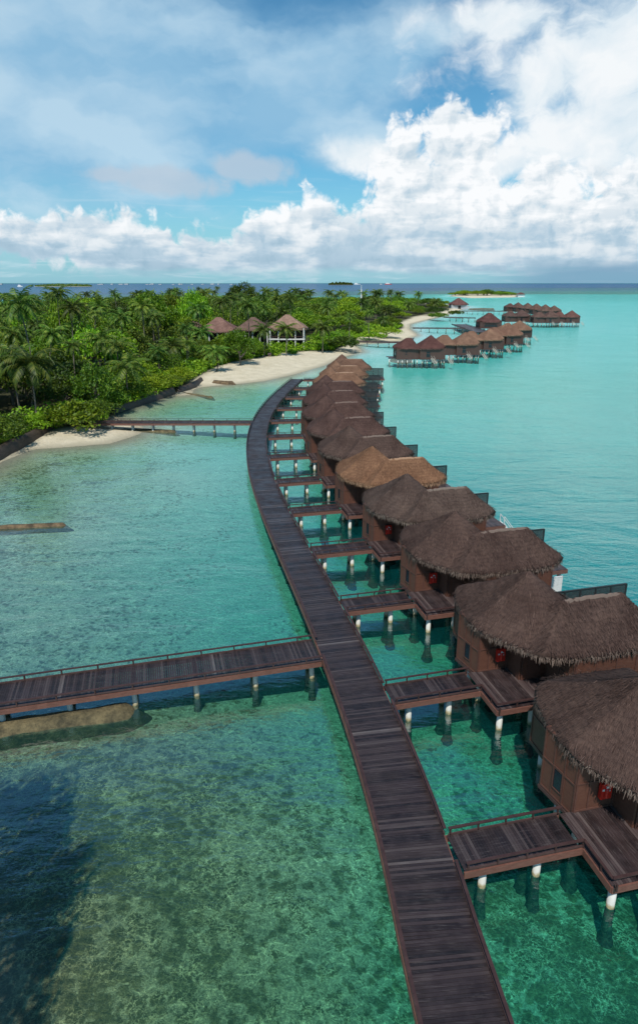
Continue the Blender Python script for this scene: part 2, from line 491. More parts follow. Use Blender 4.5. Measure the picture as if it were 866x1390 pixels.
OL, GR, SA, TQ, EM = (.50, .46, .24), (.72, .70, .50), (.66, .86, .92), (.80, .88, .80), (.56, .70, .46)
bedpts = [  # pixel, colour, coral share, depth
    (430, 1250, OL, .62, 1.15), (250, 1200, OL, .74, .75), (60, 1150, OL, .9, .9), (120, 1040, OL, .75, .7), (330, 1050, OL, .6, .95), (450, 1000, EM, .5, 1.6),
    (480, 1150, GR, .5, 1.3), (620, 1000, EM, .45, 2.4), (690, 1080, EM, .5, 2.6), (750, 1240, EM, .92, 2.3), (660, 1200, EM, .75, 2.2), (560, 880, EM, .3, 2.5), (540, 780, EM, .2, 2.6),
    (480, 720, EM, .15, 2.5), (420, 800, EM, .3, 2.4), (300, 800, TQ, .22, 2.1), (300, 880, EM, .35, 2.0), (380, 860, EM, .3, 2.2), (180, 860, GR, .45, 1.1), (60, 820, GR, .45, .8), (40, 910, GR, .6, .9),
    (60, 690, GR, .6, .8), (40, 760, GR, .6, .8), (200, 650, GR, .45, .85), (200, 720, GR, .45, 1.1), (300, 700, TQ, .2, 2.1), (320, 620, TQ, .15, 2.2), (240, 620, TQ, .4, 1.2), (100, 640, OL, .6, .5),
    (430, 560, TQ, .15, 2.2), (340, 545, GR, .3, 1.5), (260, 550, OL, .6, .8), (400, 525, GR, .3, 1.5), (600, 700, SA, .03, 4.6), (750, 650, SA, 0, 4.8), (700, 740, SA, .05, 4.6), (830, 760, SA, .05, 5.0), (850, 520, SA, .05, 3.6),
    (650, 550, SA, 0, 3.9), (560, 520, TQ, .1, 2.6), (700, 470, SA, 0, 2.6), (530, 480, SA, .1, 1.7), (620, 438, SA, .1, 1.6), (800, 430, SA, .1, 2.4), (700, 412, SA, .1, 2.4),
    (850, 403, SA, .2, 4), (600, 399, SA, .2, 4), (450, 399, TQ, .2, 12), (650, 393, GR, .3, 16), (850, 393, GR, .3, 10), (400, 393, GR, .3, 30), (0, 399, TQ, .3, 20), (200, 395, TQ, .3, 30), (0, 391, TQ, .3, 30),
    (650, 389, GR, .3, 35), (860, 389, GR, .3, 22), (200, 388, GR, .3, 40), (400, 386, GR, .3, 40), (800, 386, GR, .3, 40), (30, 405, TQ, .3, 5),
]
bq = np.array([((px - CX) / FPX, math.log(at(px, py, 0).y) * .9) for px, py, *_ in bedpts])
bcol = np.array([b[2] for b in bedpts]); bcor = np.array([b[3] for b in bedpts]); bdep = np.array([b[4] for b in bedpts])

def bedfield(P):
    D = np.hypot(P[:, 0], P[:, 1]) + 1e-6
    Y = np.maximum(P[:, 1], D * .35)
    q = np.stack([np.clip(P[:, 0] / np.maximum(Y, 1), -.9, .9), np.log(np.maximum(Y, 8)) * .9], 1)
    W = np.zeros(len(P)); C = np.zeros((len(P), 3)); K = np.zeros(len(P)); Z = np.zeros(len(P))
    for i in range(len(bq)):
        s_ = .14
        d2 = ((q - bq[i]) ** 2).sum(1)
        wt = np.exp(-d2 / (2 * s_ * s_)) + 1e-5 / (d2 + .02)
        W += wt; C += wt[:, None] * bcol[i]; K += wt * bcor[i]; Z += wt * math.log(bdep[i])
    return C / W[:, None], K / W, np.exp(Z / W)

def ground_z(P):
    s1 = np.maximum(np.maximum(sdist(P, shore), sdist(P, isl2)), sdist(P, isl3))
    C, K, Z = bedfield(P)
    nz = np.array([mnoise.noise((p[0] * .08, p[1] * .08, 0)) for p in P])
    shal = np.where(P[:, 1] > 60, .09, .2)
    dep = np.minimum(Z * (1 + .25 * nz), np.maximum(-s1, 0) * .085 * (1 + .4 * nz) + .0)
    land = np.minimum(np.maximum(s1, 0) * .09, 1.4 + .2 * nz)
    return np.where(s1 > 0, land, -dep), s1, C, K

nr, na = 330, 300
rad = np.concatenate([[0.5, 4, 8], np.exp(np.linspace(math.log(12), math.log(60000), nr - 3))])
ang = np.concatenate([np.linspace(-40, 40, na - 60), np.linspace(41, 319, 60)])
ang = np.radians(ang)
rr, aa = np.meshgrid(rad, ang, indexing='ij')
PX, PY = rr * np.sin(aa), rr * np.cos(aa)
P = np.stack([PX.ravel(), PY.ravel()], 1)
gz, s1, bC, bK = ground_z(P)
faces = []
for i in range(nr - 1):
    for j in range(na):
        j2 = (j + 1) % na
        faces.append((i * na + j, (i + 1) * na + j, (i + 1) * na + j2, i * na + j2))
vegin = np.clip(sdist(P, veg) / 3 + .3, 0, 1)

def mat_bed():
    mt, t = newmat('seabed_and_sand')
    a = t.new('ShaderNodeAttribute', attribute_name='bedcol').outputs['Color']
    k = t.new('ShaderNodeAttribute', attribute_name='coral').outputs['Fac']
    vg = t.new('ShaderNodeAttribute', attribute_name='veg').outputs['Fac']
    sh = t.new('ShaderNodeAttribute', attribute_name='shore').outputs['Fac']
    wv = t.v('SCALE', t.v('SUBTRACT', t.noise(t.pos, 1.3, 4, .7, out='Color'), (.5, .5, .5))); wv.node.inputs['Scale'].default_value = 1.3
    p = t.v('ADD', t.pos, wv)
    cell = t.voro(p, 3.2, 'DISTANCE_TO_EDGE')
    cell2 = t.voro(t.v('ADD', p, (9, 4, 0)), 1.7, 'F1')
    big = t.noise(t.pos, .13, 5, .65, .6)
    mid = t.noise(p, 2.3, 7, .82)
    # coral heads: dark lumps; bright seams mix pale sand with painted caustic light
    lump = t.m('ADD', t.m('MULTIPLY', t.m('SUBTRACT', big, .5), 1.5), t.m('ADD', t.m('MULTIPLY', t.m('SUBTRACT', mid, .5), 1.5), t.m('MULTIPLY', t.m('SUBTRACT', .42, cell2), .95)))
    cm = t.mr(t.m('ADD', lump, t.m('SUBTRACT', k, .55)), -.10, .14, 0, 1, True)
    seam = t.m('MULTIPLY', t.mr(cell, .0, .13, 1, 0, True), t.mr(t.noise(t.pos, .7, 3), .4, .65))
    corc = t.mix(t.mr(mid, .35, .65), t.mix(1.0, a, (.17, .15, .09), 'MULTIPLY'), t.mix(1.0, a, (.50, .50, .36), 'MULTIPLY'))
    fine = t.noise(p, 5, 5, .7)
    sandc = t.mix(t.mr(fine, .35, .65), t.mix(1.0, a, (.68, .7, .62), 'MULTIPLY'), t.mix(1.0, a, (1.15, 1.15, 1.1), 'MULTIPLY'))
    c = t.mix(cm, sandc, corc)
    c = t.mix(t.m('MULTIPLY', seam, t.mr(k, .1, .6, .25, .8)), c, t.mix(1.0, a, (1.95, 1.85, 1.65), 'MULTIPLY'))
    speck = t.noise(p, 7.5, 5, .8)
    c = t.mix(t.m('MULTIPLY', t.mr(speck, .42, .54, 1, 0), t.mr(k, .15, .6, .1, .65)), c, t.mix(1.0, a, (.16, .16, .10), 'MULTIPLY'))
    # dry sand
    dry = t.mix(t.mr(t.noise(t.pos, .35, 6, .6), .35, .65), (.58, .50, .35), (.70, .61, .45))
    wetl = t.mix(t.mr(sh, .3, 3.0), (.42, .37, .26), dry)
    c = t.mix(t.mr(sh, -5.0, .6, 0, 1, True), c, wetl)
    litter = t.mix(t.noise(t.pos, 1.2, 4), (.03, .04, .012), (.09, .08, .04))
    c = t.mix(vg, c, litter)
    principled(t, c, .85, t.bump(t.m('ADD', lump, t.m('MULTIPLY', fine, .15)), .25, .7), spec=.2)
    return mt

def mkgrid(name, z, m_, attrs, fcs):
    me = bpy.data.meshes.new(name)
    v = np.stack([P[:, 0], P[:, 1], z], 1)
    me.from_pydata(v.tolist(), [], fcs)
    me.materials.append(m_)
    me.polygons.foreach_set('use_smooth', [True] * len(fcs))
    for an, arr in attrs.items():
        if arr.ndim == 2:
            at_ = me.attributes.new(an, 'FLOAT_COLOR', 'POINT')
            at_.data.foreach_set('color', np.concatenate([arr, np.ones((len(arr), 1))], 1).astype(np.float32).ravel())
        else:
            at_ = me.attributes.new(an, 'FLOAT', 'POINT'); at_.data.foreach_set('value', arr.astype(np.float32))
    me.update()
    return link(name, me)
o = mkgrid('ground', gz, mat_bed(), {'bedcol': bC, 'coral': bK, 'veg': vegin, 'shore': np.clip(s1, -50, 50)}, faces)
tag(o, kind='structure')

def mat_water():
    mt, t = newmat('lagoon_water')
    dp = t.new('ShaderNodeAttribute', attribute_name='depth').outputs['Fac']
    pos = t.pos
    dist = t.v('LENGTH', pos)
    w1 = t.noise(t.map(pos, (.35, .8, 1), rot=(0, 0, R(12))), 1.0, 5, .62, .4)
    w2 = t.noise(t.map(pos, (.10, .2, 1), rot=(0, 0, R(-8))), 1.0, 4, .55, .6)
    w3 = t.noise(t.map(pos, (1.3, 2.0, 1)), 1.3, 3, .6)
    h = t.m('ADD', t.m('MULTIPLY', w1, .20), t.m('ADD', t.m('MULTIPLY', w2, .55), t.m('MULTIPLY', w3, .06)))
    nrm = t.bump(h, 1.0, .34)
    fr = t.new('ShaderNodeFresnel'); fr.inputs['IOR'].default_value = 1.33; t.put(fr.inputs['Normal'], nrm)
    gl = t.new('ShaderNodeBsdfGlossy'); gl.inputs['Roughness'].default_value = .07; t.put(gl.inputs['Normal'], nrm)
    # what the water lets through, by depth; wave-focused light is painted into the tint as a pale web
    def ex(k): return t.m('EXPONENT', t.m('MULTIPLY', dp, -k))
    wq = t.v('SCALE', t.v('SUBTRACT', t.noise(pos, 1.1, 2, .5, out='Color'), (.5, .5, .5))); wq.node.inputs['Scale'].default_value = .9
    caustics = t.voro(t.map(t.v('ADD', pos, wq), (1, 1.25, 1)), 1.9, 'DISTANCE_TO_EDGE'); caustics.node.voronoi_dimensions = '2D'
    caustics = t.mr(caustics, 0, .13, 1, 0, True)
    caustics = t.m('MULTIPLY', caustics, t.mr(dist, 25, 130, 1, .3))
    wf = t.m('ADD', t.mr(w1, .35, .65, .66, .80), t.m('MULTIPLY', caustics, .28))
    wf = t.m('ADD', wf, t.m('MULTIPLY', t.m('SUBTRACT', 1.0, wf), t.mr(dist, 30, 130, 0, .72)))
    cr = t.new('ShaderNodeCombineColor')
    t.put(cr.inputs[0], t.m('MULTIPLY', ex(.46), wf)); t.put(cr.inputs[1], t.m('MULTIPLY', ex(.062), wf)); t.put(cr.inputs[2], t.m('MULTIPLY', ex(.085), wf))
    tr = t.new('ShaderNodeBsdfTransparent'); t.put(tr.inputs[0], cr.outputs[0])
    df = t.new('ShaderNodeBsdfDiffuse')
    t.put(df.inputs[0], t.mix(t.mr(dp, 3, 18), (.012, .50, .50), (.003, .085, .20)))
    body = t.new('ShaderNodeMixShader')
    t.put(body.inputs[0], t.mr(dp, 2.2, 26, .03, 1.0))
    t.l.new(tr.outputs[0], body.inputs[1]); t.l.new(df.outputs[0], body.inputs[2])
    mx = t.new('ShaderNodeMixShader'); t.put(mx.inputs[0], t.m('MINIMUM', t.m('MULTIPLY', fr.outputs[0], .52), .36))
    t.l.new(body.outputs[0], mx.inputs[1]); t.l.new(gl.outputs[0], mx.inputs[2])
    t.l.new(mx.outputs[0], t.out.inputs[0])
    return mt
wf_ = [f for f in faces if min(gz[list(f)]) < .05]
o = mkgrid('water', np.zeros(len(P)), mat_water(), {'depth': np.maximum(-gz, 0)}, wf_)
tag(o, kind='structure')

def zground(x, y):
    return float(ground_z(np.array([[x, y]]))[0][0])

# ------------------------------------------------------------ boardwalks
DECK = 1.85
def resample(pts, step):
    out = [Vector(pts[0])]; acc = 0
    for a, b in zip(pts, pts[1:]):
        a, b = Vector(a[:]), Vector(b[:]); L = (b - a).length; d = step - acc
        while d <= L:
            out.append(a.lerp(b, d / L)); d += step
        acc = L - (d - step)
    return out
def offset(pts, d):
    out = []
    for i, p in enumerate(pts):
        tn = (pts[min(i + 1, len(pts) - 1)] - pts[max(i - 1, 0)]).normalized()
        out.append(p + Vector((tn.y, -tn.x)) * d)
    return out

pile_me = {}
def pile_mesh(top):
    k = round(top, 2)
    if k not in pile_me:
        b = MB(); b.tube([(0, 0, -3.6), (0, 0, k)], .19, 12)
        r2 = random.Random(3)
        # growth-covered footing on the seabed
        ring = []
        for lv, (z, r_) in enumerate([(-3.4, .7), (-2.6, .45), (-1.8, .27), (-.7, .22), (-.12, .208)]):
            for j in range(10):
                a = 2 * PI * j / 10
                q = r_ * r2.uniform(.75, 1.25)
                ring.append((math.cos(a) * q, math.sin(a) * q, z))
        b.add(ring, [(l * 10 + j, l * 10 + (j + 1) % 10, l * 10 + 10 + (j + 1) % 10, l * 10 + 10 + j) for l in range(4) for j in range(10)], 1)
        pile_me[k] = b.mesh('pile', [M['pile'], M['coral']], True)
    return pile_me[k]

def boardwalk(name, label, cat, pts, width, z=DECK, pile_step=5, pile_off=.85, gaps=(), group=None, plank=.15, rails=(1, 1), post_step=2.4, beam='beam', stations=None, posts_limit=99, railh=.42):
    root = empty(name, (pts[0][0], pts[0][1], 0), 0, label, cat, group)
    O = Vector((pts[0][0], pts[0][1]))
    cl = resample([Vector((p[0], p[1])) - O for p in pts], plank)
    b = MB()
    for i, p in enumerate(cl):
        tn = (cl[min(i + 1, len(cl) - 1)] - cl[max(i - 1, 0)]).normalized()
        b.box((p.x, p.y, z - .03 + rnd.uniform(-.004, .004)), (plank - .012, width + rnd.uniform(-.02, .02), .05), math.atan2(tn.y, tn.x))
    b.build('planks', M['planks'], root)
    cs = resample([Vector((p[0], p[1])) - O for p in pts], .6)
    if (cs[-1] - (Vector(pts[-1][:2]) - O)).length > .05: cs.append(Vector(pts[-1][:2]) - O)
    for sgn, on in zip((-1, 1), rails):
        e = offset(cs, sgn * (width / 2 + .03)); fm = MB()
        for a, c in zip(e, e[1:]): fm.bar((a.x, a.y, z - .24), (c.x, c.y, z - .24), .09, .36)
        fm.build('side_beam', M[beam], root)
        if not on: continue
        e2 = offset(cs, sgn * (width / 2 + .02))
        def isgap(q):
            return any((Vector((q.x, q.y)) + O - Vector(g[:2])).length < g[2] for g in gaps)
        tm = MB(); km = MB()
        for a, c in zip(e2, e2[1:]):
            if isgap((a + c) / 2):
                if tm.v: tm.build('top_rail', M['rail'], root); km.build('kerb_board', M['beam_dark'], root)
                tm = MB(); km = MB(); continue
            tm.bar((a.x, a.y, z + railh), (c.x, c.y, z + railh), .15, .06)
            km.bar((a.x, a.y, z + .05), (c.x, c.y, z + .05), .07, .1)
        if tm.v: tm.build('top_rail', M['rail'], root); km.build('kerb_board', M['beam_dark'], root)
        pp = [q for q in resample(e2, post_step) if not isgap(q)]
        pb = MB(); pb.box((0, 0, 0), (.09, .09, railh)); pme = pb.mesh('rail_post', M['rail'])
        for i, q in enumerate(pp[:posts_limit]):
            link('rail_post', pme, root, (q.x, q.y, z + railh / 2 - .02))
        if len(pp) > posts_limit:
            pb = MB()
            for q in pp[posts_limit:]: pb.box((q.x, q.y, z + railh / 2 - .02), (.09, .09, railh))
            tag(pb.build('rail_posts', M['rail'], root), kind='stuff')
    st = stations
    if st is None:
        ps = resample(cs, pile_step)[1:]
        st = []
        for i, p in enumerate(ps):
            st.append(p)
    cross = MB()
    for p in st:
        i = min(range(len(cs)), key=lambda k: (cs[k] - p).length)
        tn = (cs[min(i + 1, len(cs) - 1)] - cs[max(i - 1, 0)]).normalized(); nn = Vector((tn.y, -tn.x))
        a, c = p - nn * (width / 2), p + nn * (width / 2)
        cross.bar((a.x, a.y, z - .3), (c.x, c.y, z - .3), .2, .28)
        for sg in (-1, 1):
            q = p + nn * sg * (width / 2 - pile_off)
            link('pile', pile_mesh(z - .42), root, (q.x, q.y, 0))
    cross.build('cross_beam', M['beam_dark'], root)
    return root

# main walkway: a smooth curve through its measured centre line
S = (CAM_H - DECK) / 19.8
Lp = [(2.7, 14.7), (2.3, 17.8), (1.7, 21.7), (0.6, 28.0), (-0.2, 32.6), (-1.5, 39.1), (-4.3, 50.7), (-6.5, 60.8), (-8.2, 70.3), (-9.4, 80.9), (-10.1, 94.9), (-9.4, 114.3), (-6.2, 139.5)]
Rp = [(5.2, 14.4), (5.0, 15.9), (4.7, 18.9), (4.2, 23.0), (3.5, 27.1), (2.4, 32.6), (0.8, 39.1), (-1.4, 48.5), (-3.4, 57.4), (-5.4, 67.3), (-6.6, 77.0), (-7.2, 87.4), (-7.1, 100.6), (-5.6, 118.3), (-2.6, 139.5)]
ys = np.linspace(14.6, 139.5, 60)
xl = np.interp(ys, [p[1] for p in Lp], [p[0] for p in Lp]); xr = np.interp(ys, [p[1] for p in Rp], [p[0] for p in Rp])
pf = np.polyfit(ys, (xl + xr) / 2, 5)
def clx(Y): return float(np.polyval(pf, Y / S)) * S
WALK_W = 3.25
ys2 = np.arange(20, 183, 1.0)
main_pts = [(clx(20) + .1 * (20 - y), y) for y in np.arange(4, 20, 1.0)] + [(clx(y), y) for y in ys2]
J_px = [(604, 1134), (527, 931), (462, 815), (420, 743), (389, 690), (373, 651), (365, 618), (363, 591), (367, 570), (377, 553), (390, 538), (402, 526), (416, 514.5)]
phis = [12.5, 14, 14, 14, 13.5, 13, 12, 10, 7, 4, 2, 0, -2]
Js = []
for (x, y), ph in zip(J_px, phis):
    p = at(x, y, DECK)
    X = clx(p.y) + WALK_W / 2 + .12
    Js.append((X, p.y, R(ph)))
jet1_a, jet1_b = at(-70, 955, DECK), at(428, 883, DECK)
SPW = 2.05
gaps = []
for X, Y, ph in Js:
    gaps.append((X + math.sin(ph) * SPW / 2, Y - math.cos(ph) * SPW / 2, SPW / 2 - .05))
jd = (jet1_b - jet1_a).normalized()
gaps.append((jet1_b.x, jet1_b.y, 1.4))
j2 = at(345, 573, DECK)
gaps.append((clx(j2.y) - WALK_W / 2, j2.y, 1.2))
boardwalk('boardwalk', 'long curving dark plank walkway running away past all the thatched villas', 'boardwalk', main_pts, WALK_W, gaps=gaps, pile_step=4.8, pile_off=1.1)
# end rail
jet_c = jet1_b
boardwalk('boardwalk', 'straight dark plank jetty from the left edge, lying above the fat ochre tube', 'boardwalk', [tuple(jet1_a.xy - jd.xy * 22), tuple((jet1_b).xy + jd.xy * .1)], 2.9, gaps=[(jet_c.x + .2, jet_c.y, .5)], pile_step=4.2)
boardwalk('boardwalk', 'level plank footbridge from the shore bush to the far bend of the curved walkway', 'boardwalk', [(at(125, 573, DECK).x, j2.y), (clx(j2.y) - WALK_W / 2 - .05, j2.y)], 2.4, pile_step=4.0)

ords = ['first', 'second', 'third', 'fourth', 'fifth', 'sixth', 'seventh', 'eighth', 'ninth', 'tenth', 'eleventh', 'twelfth', 'thirteenth']
def make_spur():
    root = empty('villa_walkway')
    b = MB(); n = int(6.1 / .15)
    for i in range(n): b.box((.1 + i * .15, -SPW / 2, DECK - .03), (.138, SPW, .05))
    b.build('planks', M['planks'], root)
    # landing in front of the door
    b = MB()
    for i in range(33): b.box((6.3 + i * .15, -2.1, DECK - .032), (.138, 4.2, .05))
    b.build('landing', M['planks_dry'], root)
    b = MB(); z = DECK - .24
    b.bar((0, .03, z), (6.2, .03, z), .09, .36); b.bar((0, -SPW - .03, z), (6.2, -SPW - .03, z), .09, .36)
    b.build('side_beam', M['beam'], root)
    b = MB(); b.bar((6.2, -SPW - .03, z), (6.2, -4.23, z), .09, .36); b.bar((6.2, -4.25, z), (11.2, -4.25, z), .09, .36); b.bar((11.2, -4.2, z), (11.2, 0, z), .09, .36)
    b.build('landing_beam', M['beam'], root)
    zr = DECK + .42
    b = MB(); b.bar((.1, 0, zr), (6.3, 0, zr), .14, .06); b.build('top_rail', M['rail'], root)
    b = MB(); b.bar((.1, -SPW, zr), (6.25, -SPW, zr), .14, .06); b.build('top_rail', M['rail'], root)
    b = MB(); b.bar((6.22, -SPW, zr), (6.22, -4.2, zr), .14, .06); b.bar((6.22, -4.2, zr), (9.0, -4.2, zr), .14, .06); b.build('top_rail', M['rail'], root)
    b = MB(); b.bar((0.1, -SPW + .01, DECK + .05), (6.2, -SPW + .01, DECK + .05), .06, .1); b.bar((0.1, -.01, DECK + .05), (6.2, -.01, DECK + .05), .06, .1)
    b.build('kerb_board', M['beam_dark'], root)
    pb = MB(); pb.box((0, 0, 0), (.08, .08, .4)); pm = pb.mesh('rail_post', M['rail'])
    for x, y in [(.2, 0), (1.7, 0), (3.2, 0), (4.7, 0), (6.1, 0), (.2, -SPW), (1.7, -SPW), (3.2, -SPW), (4.7, -SPW), (6.2, -SPW), (6.22, -3.4), (6.22, -4.5), (7.6, -4.2), (9, -4.2)]:
        link('rail_post', pm, root, (x, y, DECK + .2))
    pmh = pile_mesh(DECK - .42)
    for x, y in [(1.3, -.4), (1.3, -1.5), (4.2, -.4), (4.2, -1.5), (6.7, -3.8), (9.0, -3.8), (6.8, -.7), (9.6, -1.5)]:
        link('pile', pmh, root, (x, y, 0))
    b = MB()
    for x in (1.3, 4.2): b.bar((x, 0, DECK - .3), (x, -SPW, DECK - .3), .2, .26)
    for x in (6.7, 9.0): b.bar((x, 0, DECK - .3), (x, -4.2, DECK - .3), .2, .26)
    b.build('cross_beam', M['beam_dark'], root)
    return root

# ------------------------------------------------------------ thatched roofs
def chaikin(poly, n=2):
    for _ in range(n):
        out = []
        for i in range(len(poly)):
            a, b = poly[i], poly[(i + 1) % len(poly)]
            out += [(a[0] * .8 + b[0] * .2, a[1] * .8 + b[1] * .2), (a[0] * .2 + b[0] * .8, a[1] * .2 + b[1] * .8)]
        poly = out
    return poly
def densify(poly, step):
    out = []
    for i in range(len(poly)):
        a, b = Vector(poly[i]), Vector(poly[(i + 1) % len(poly)])
        n = max(1, int((b - a).length / step))
        out += [a.lerp(b, k / n) for k in range(n)]
    return out
class Plane:
    """height rising inward from an eave edge a->b (polygon counter-clockwise) to reach top at distance d"""
    def __init__(s, a, b, z0, slope):
        a, b = Vector(a), Vector(b); e = (b - a).normalized()
        s.a = a; s.e = e; s.n = Vector((-e.y, e.x)); s.z0 = z0; s.s = slope
    def h(s, p):
        d = (Vector(p) - s.a).dot(s.n)
        return s.z0 + s.s * d
def hip(poly, ridge, z0, z1):
    """planes from a CCW eave polygon up to a ridge (1 or 2 points)"""
    pl = []
    for i in range(len(poly)):
        a, b = Vector(poly[i]), Vector(poly[(i + 1) % len(poly)])
        e = (b - a).normalized(); n = Vector((-e.y, e.x))
        d = max(min((Vector(r) - a).dot(n) for r in ridge), .5)
        pl.append(Plane(a, b, z0, (z1 - z0) / d))
    return pl
def make_roof_meshes(outline, vols, skel, z0, seed, straws=6500, hairs=3200):
    r2 = random.Random(seed)
    def plane_at(p):
        best = None
        for pl in vols:
            q = min(pl, key=lambda k: k.h(p)); hh = q.h(p)
            if best is None or hh > best[0]: best = (hh, q)
        return best
    def H(p):
        hs = [min(k.h(p) for k in pl) for pl in vols]
        m_ = max(hs)
        acc = sum(math.exp((h_ - m_) * 9) for h_ in hs)
        z = m_ + math.log(acc) / 9 * .8
        z = max(z, z0 - .02)
        return z
    ol = densify(chaikin(outline, 2), .28)
    ar = sum(ol[i].x * ol[(i + 1) % len(ol)].y - ol[(i + 1) % len(ol)].x * ol[i].y for i in range(len(ol)))
    if ar < 0: ol = ol[::-1]
    sk = [Vector(p) for p in skel]
    def nearest(p):
        best = None
        if len(sk) == 1: return sk[0]
        for a, b in zip(sk, sk[1:]):
            ab = b - a; tt = max(0, min(1, (p - a).dot(ab) / ab.dot(ab))); q = a + ab * tt
            if best is None or (q - p).length < best[0]: best = ((q - p).length, q)
        return best[1]
    # pair every eave point with its place on the ridge line; where that place jumps, fan it out
    def along(q):
        d = 0; best = None
        for a, b in zip(sk, sk[1:]):
            ab = b - a; tt = max(0, min(1, (q - a).dot(ab) / ab.dot(ab))); e_ = (a + ab * tt - q).length
            if best is None or e_ < best[0]: best = (e_, d + ab.length * tt)
            d += ab.length
        return best[1] if best else 0
    def atlen(d):
        for a, b in zip(sk, sk[1:]):
            L = (b - a).length
            if d <= L: return a.lerp(b, d / L)
            d -= L
        return sk[-1]
    pairs = []
    for i, p in enumerate(ol):
        q = nearest(p); pairs.append((p, q))
        p2 = ol[(i + 1) % len(ol)]; q2 = nearest(p2)
        l1, l2 = along(q), along(q2)
        nn_ = int(abs(l2 - l1) / .35)
        for k in range(1, nn_ + 1):
            pairs.append((p.lerp(p2, k / (nn_ + 1) * .9), atlen(l1 + (l2 - l1) * k / (nn_ + 1))))
    ol = [a for a, c in pairs]; tg = [c for a, c in pairs]
    N = len(ol); T = 20
    ts = [0, .03, .07] + [.07 + .93 * (k / (T - 3)) for k in range(1, T - 2)]
    T = len(ts)
    b = MB(); b.uv = []
    for k, tt in enumerate(ts):
        for i, p in enumerate(ol):
            q = p.lerp(tg[i], tt)
            edge = 0 if tt else r2.uniform(-.07, .07)
            nz = mnoise.noise((q.x * 1.1 + seed, q.y * 1.1, 0)) * .06 + mnoise.noise((q.x * 3.3 + seed, q.y * 3.3, 5)) * .045
            sag = -.28 * math.sin(min(1, tt * 1.1) * PI) * .6
            droop = -.16 * (1 - min(1, tt / .12)) ** 2
            b.v.append((q.x, q.y, H(q) + nz + sag + droop + edge))
    def uvs(vs):
        c = Vector((sum(v[0] for v in vs) / len(vs), sum(v[1] for v in vs) / len(vs)))
        _, q = plane_at(c)
        return [((Vector(v[:2]) - q.a).dot(q.e), (Vector(v[:2]) - q.a).dot(q.n) * 1.25) for v in vs]
    def face(idx):
        b.f.append(tuple(idx)); b.mi.append(0); b.uv.append(uvs([b.v[i] for i in idx]))
    for k in range(T - 1):
        for i in range(N):
            j = (i + 1) % N
            face((k * N + i, k * N + j, (k + 1) * N + j, (k + 1) * N + i))
    # thick eave rim and the underside
    o_ = len(b.v)
    for i, p in enumerate(ol):
        q = p.lerp(tg[i], .07); b.v.append((q.x, q.y, z0 - .50))
    for i, p in enumerate(ol):
        q = p.lerp(tg[i], .75); b.v.append((q.x, q.y, H(q) - 1.0))
    for i in range(N):
        j = (i + 1) % N
        face((i, o_ + i, o_ + j, j)); face((o_ + i, o_ + N + i, o_ + N + j, o_ + j))
    nsurf = len(b.f)
    # loose straws lying on the surface
    for _ in range(straws):
        k = min(T - 2, int((r2.random() ** .75) * (T - 1))); k = T - 2 - k; i = r2.randrange(N)
        q0 = ol[i].lerp(tg[i], ts[k]); fr = r2.random()
        q1 = ol[(i + 1) % N].lerp(tg[(i + 1) % N], ts[k]); p = q0.lerp(q1, fr)
        p = p.lerp(tg[i], r2.uniform(0, .06))
        _, pl = plane_at(p)
        dn = (-pl.n + pl.e * r2.gauss(0, .22)).normalized(); L = r2.uniform(.10, .34); wd = r2.uniform(.007, .018)
        sag = -.28 * math.sin(min(1, ts[k] * 1.1) * PI) * .6
        z1 = H(p) + sag + .07; p2 = p + dn * L; z2 = H(p2) + sag + .045 + r2.uniform(0, .05)
        s_ = Vector((-dn.y, dn.x)) * wd
        o2 = len(b.v)
        b.v += [(p.x - s_.x, p.y - s_.y, z1), (p.x + s_.x, p.y + s_.y, z1), (p2.x + s_.x, p2.y + s_.y, z2), (p2.x - s_.x, p2.y - s_.y, z2)]
        face((o2, o2 + 1, o2 + 2, o2 + 3))
    me = b.mesh('thatch', M['thatch'], False)
    sm = [True] * nsurf + [False] * (len(b.f) - nsurf)
    me.polygons.foreach_set('use_smooth', sm)
    f = MB()
    for _ in range(hairs):
        i = r2.randrange(N); j = (i + 1) % N; fr = r2.random()
        p = ol[i].lerp(ol[j], fr); e = (ol[j] - ol[i]).normalized(); outn = Vector((e.y, -e.x))
        p = p - outn * r2.uniform(-.02, .22); L = r2.uniform(.12, .42); o1 = r2.uniform(.0, .11)
        z = z0 + r2.uniform(-.32, .02); wd = r2.uniform(.012, .032)
        p2 = p + outn * o1 + e * r2.gauss(0, .08); s_ = e * wd
        f.add([(p.x - s_.x, p.y - s_.y, z), (p.x + s_.x, p.y + s_.y, z), (p2.x + s_.x * .3, p2.y + s_.y * .3, z - L), (p2.x - s_.x * .3, p2.y - s_.y * .3, z - L)], [(0, 1, 2, 3)])
    return me, f.mesh('eave_fringe', M['fringe'])

EV = 5.4
A_poly = [(7.5, 6.2), (6.3, .4), (8.2, -2.9), (11, -4.6), (14.8, -3.2), (15.2, 2), (14.4, 6.4)]
B_poly = [(8.6, -4.9), (19.1, -4.9), (19.1, 1.2), (8.6, 1.2)]
villa_outline = [(7.5, 6.3), (6.25, .4), (8.1, -2.9), (9.5, -4.9), (19.2, -4.9), (19.2, 1.2), (15.2, 1.3), (14.5, 6.4)]
volA = hip(A_poly, [(10.8, .7)], EV, 8.85)
volB = hip(B_poly, [(12.0, -1.9), (16.3, -1.9)], EV, 7.8)
volB[3].s = .75
ROOFS = [make_roof_meshes(villa_outline, [volA, volB], [(10.8, .7), (12.0, -1.9), (16.3, -1.9)], EV, sd_) for sd_ in (11, 23)]

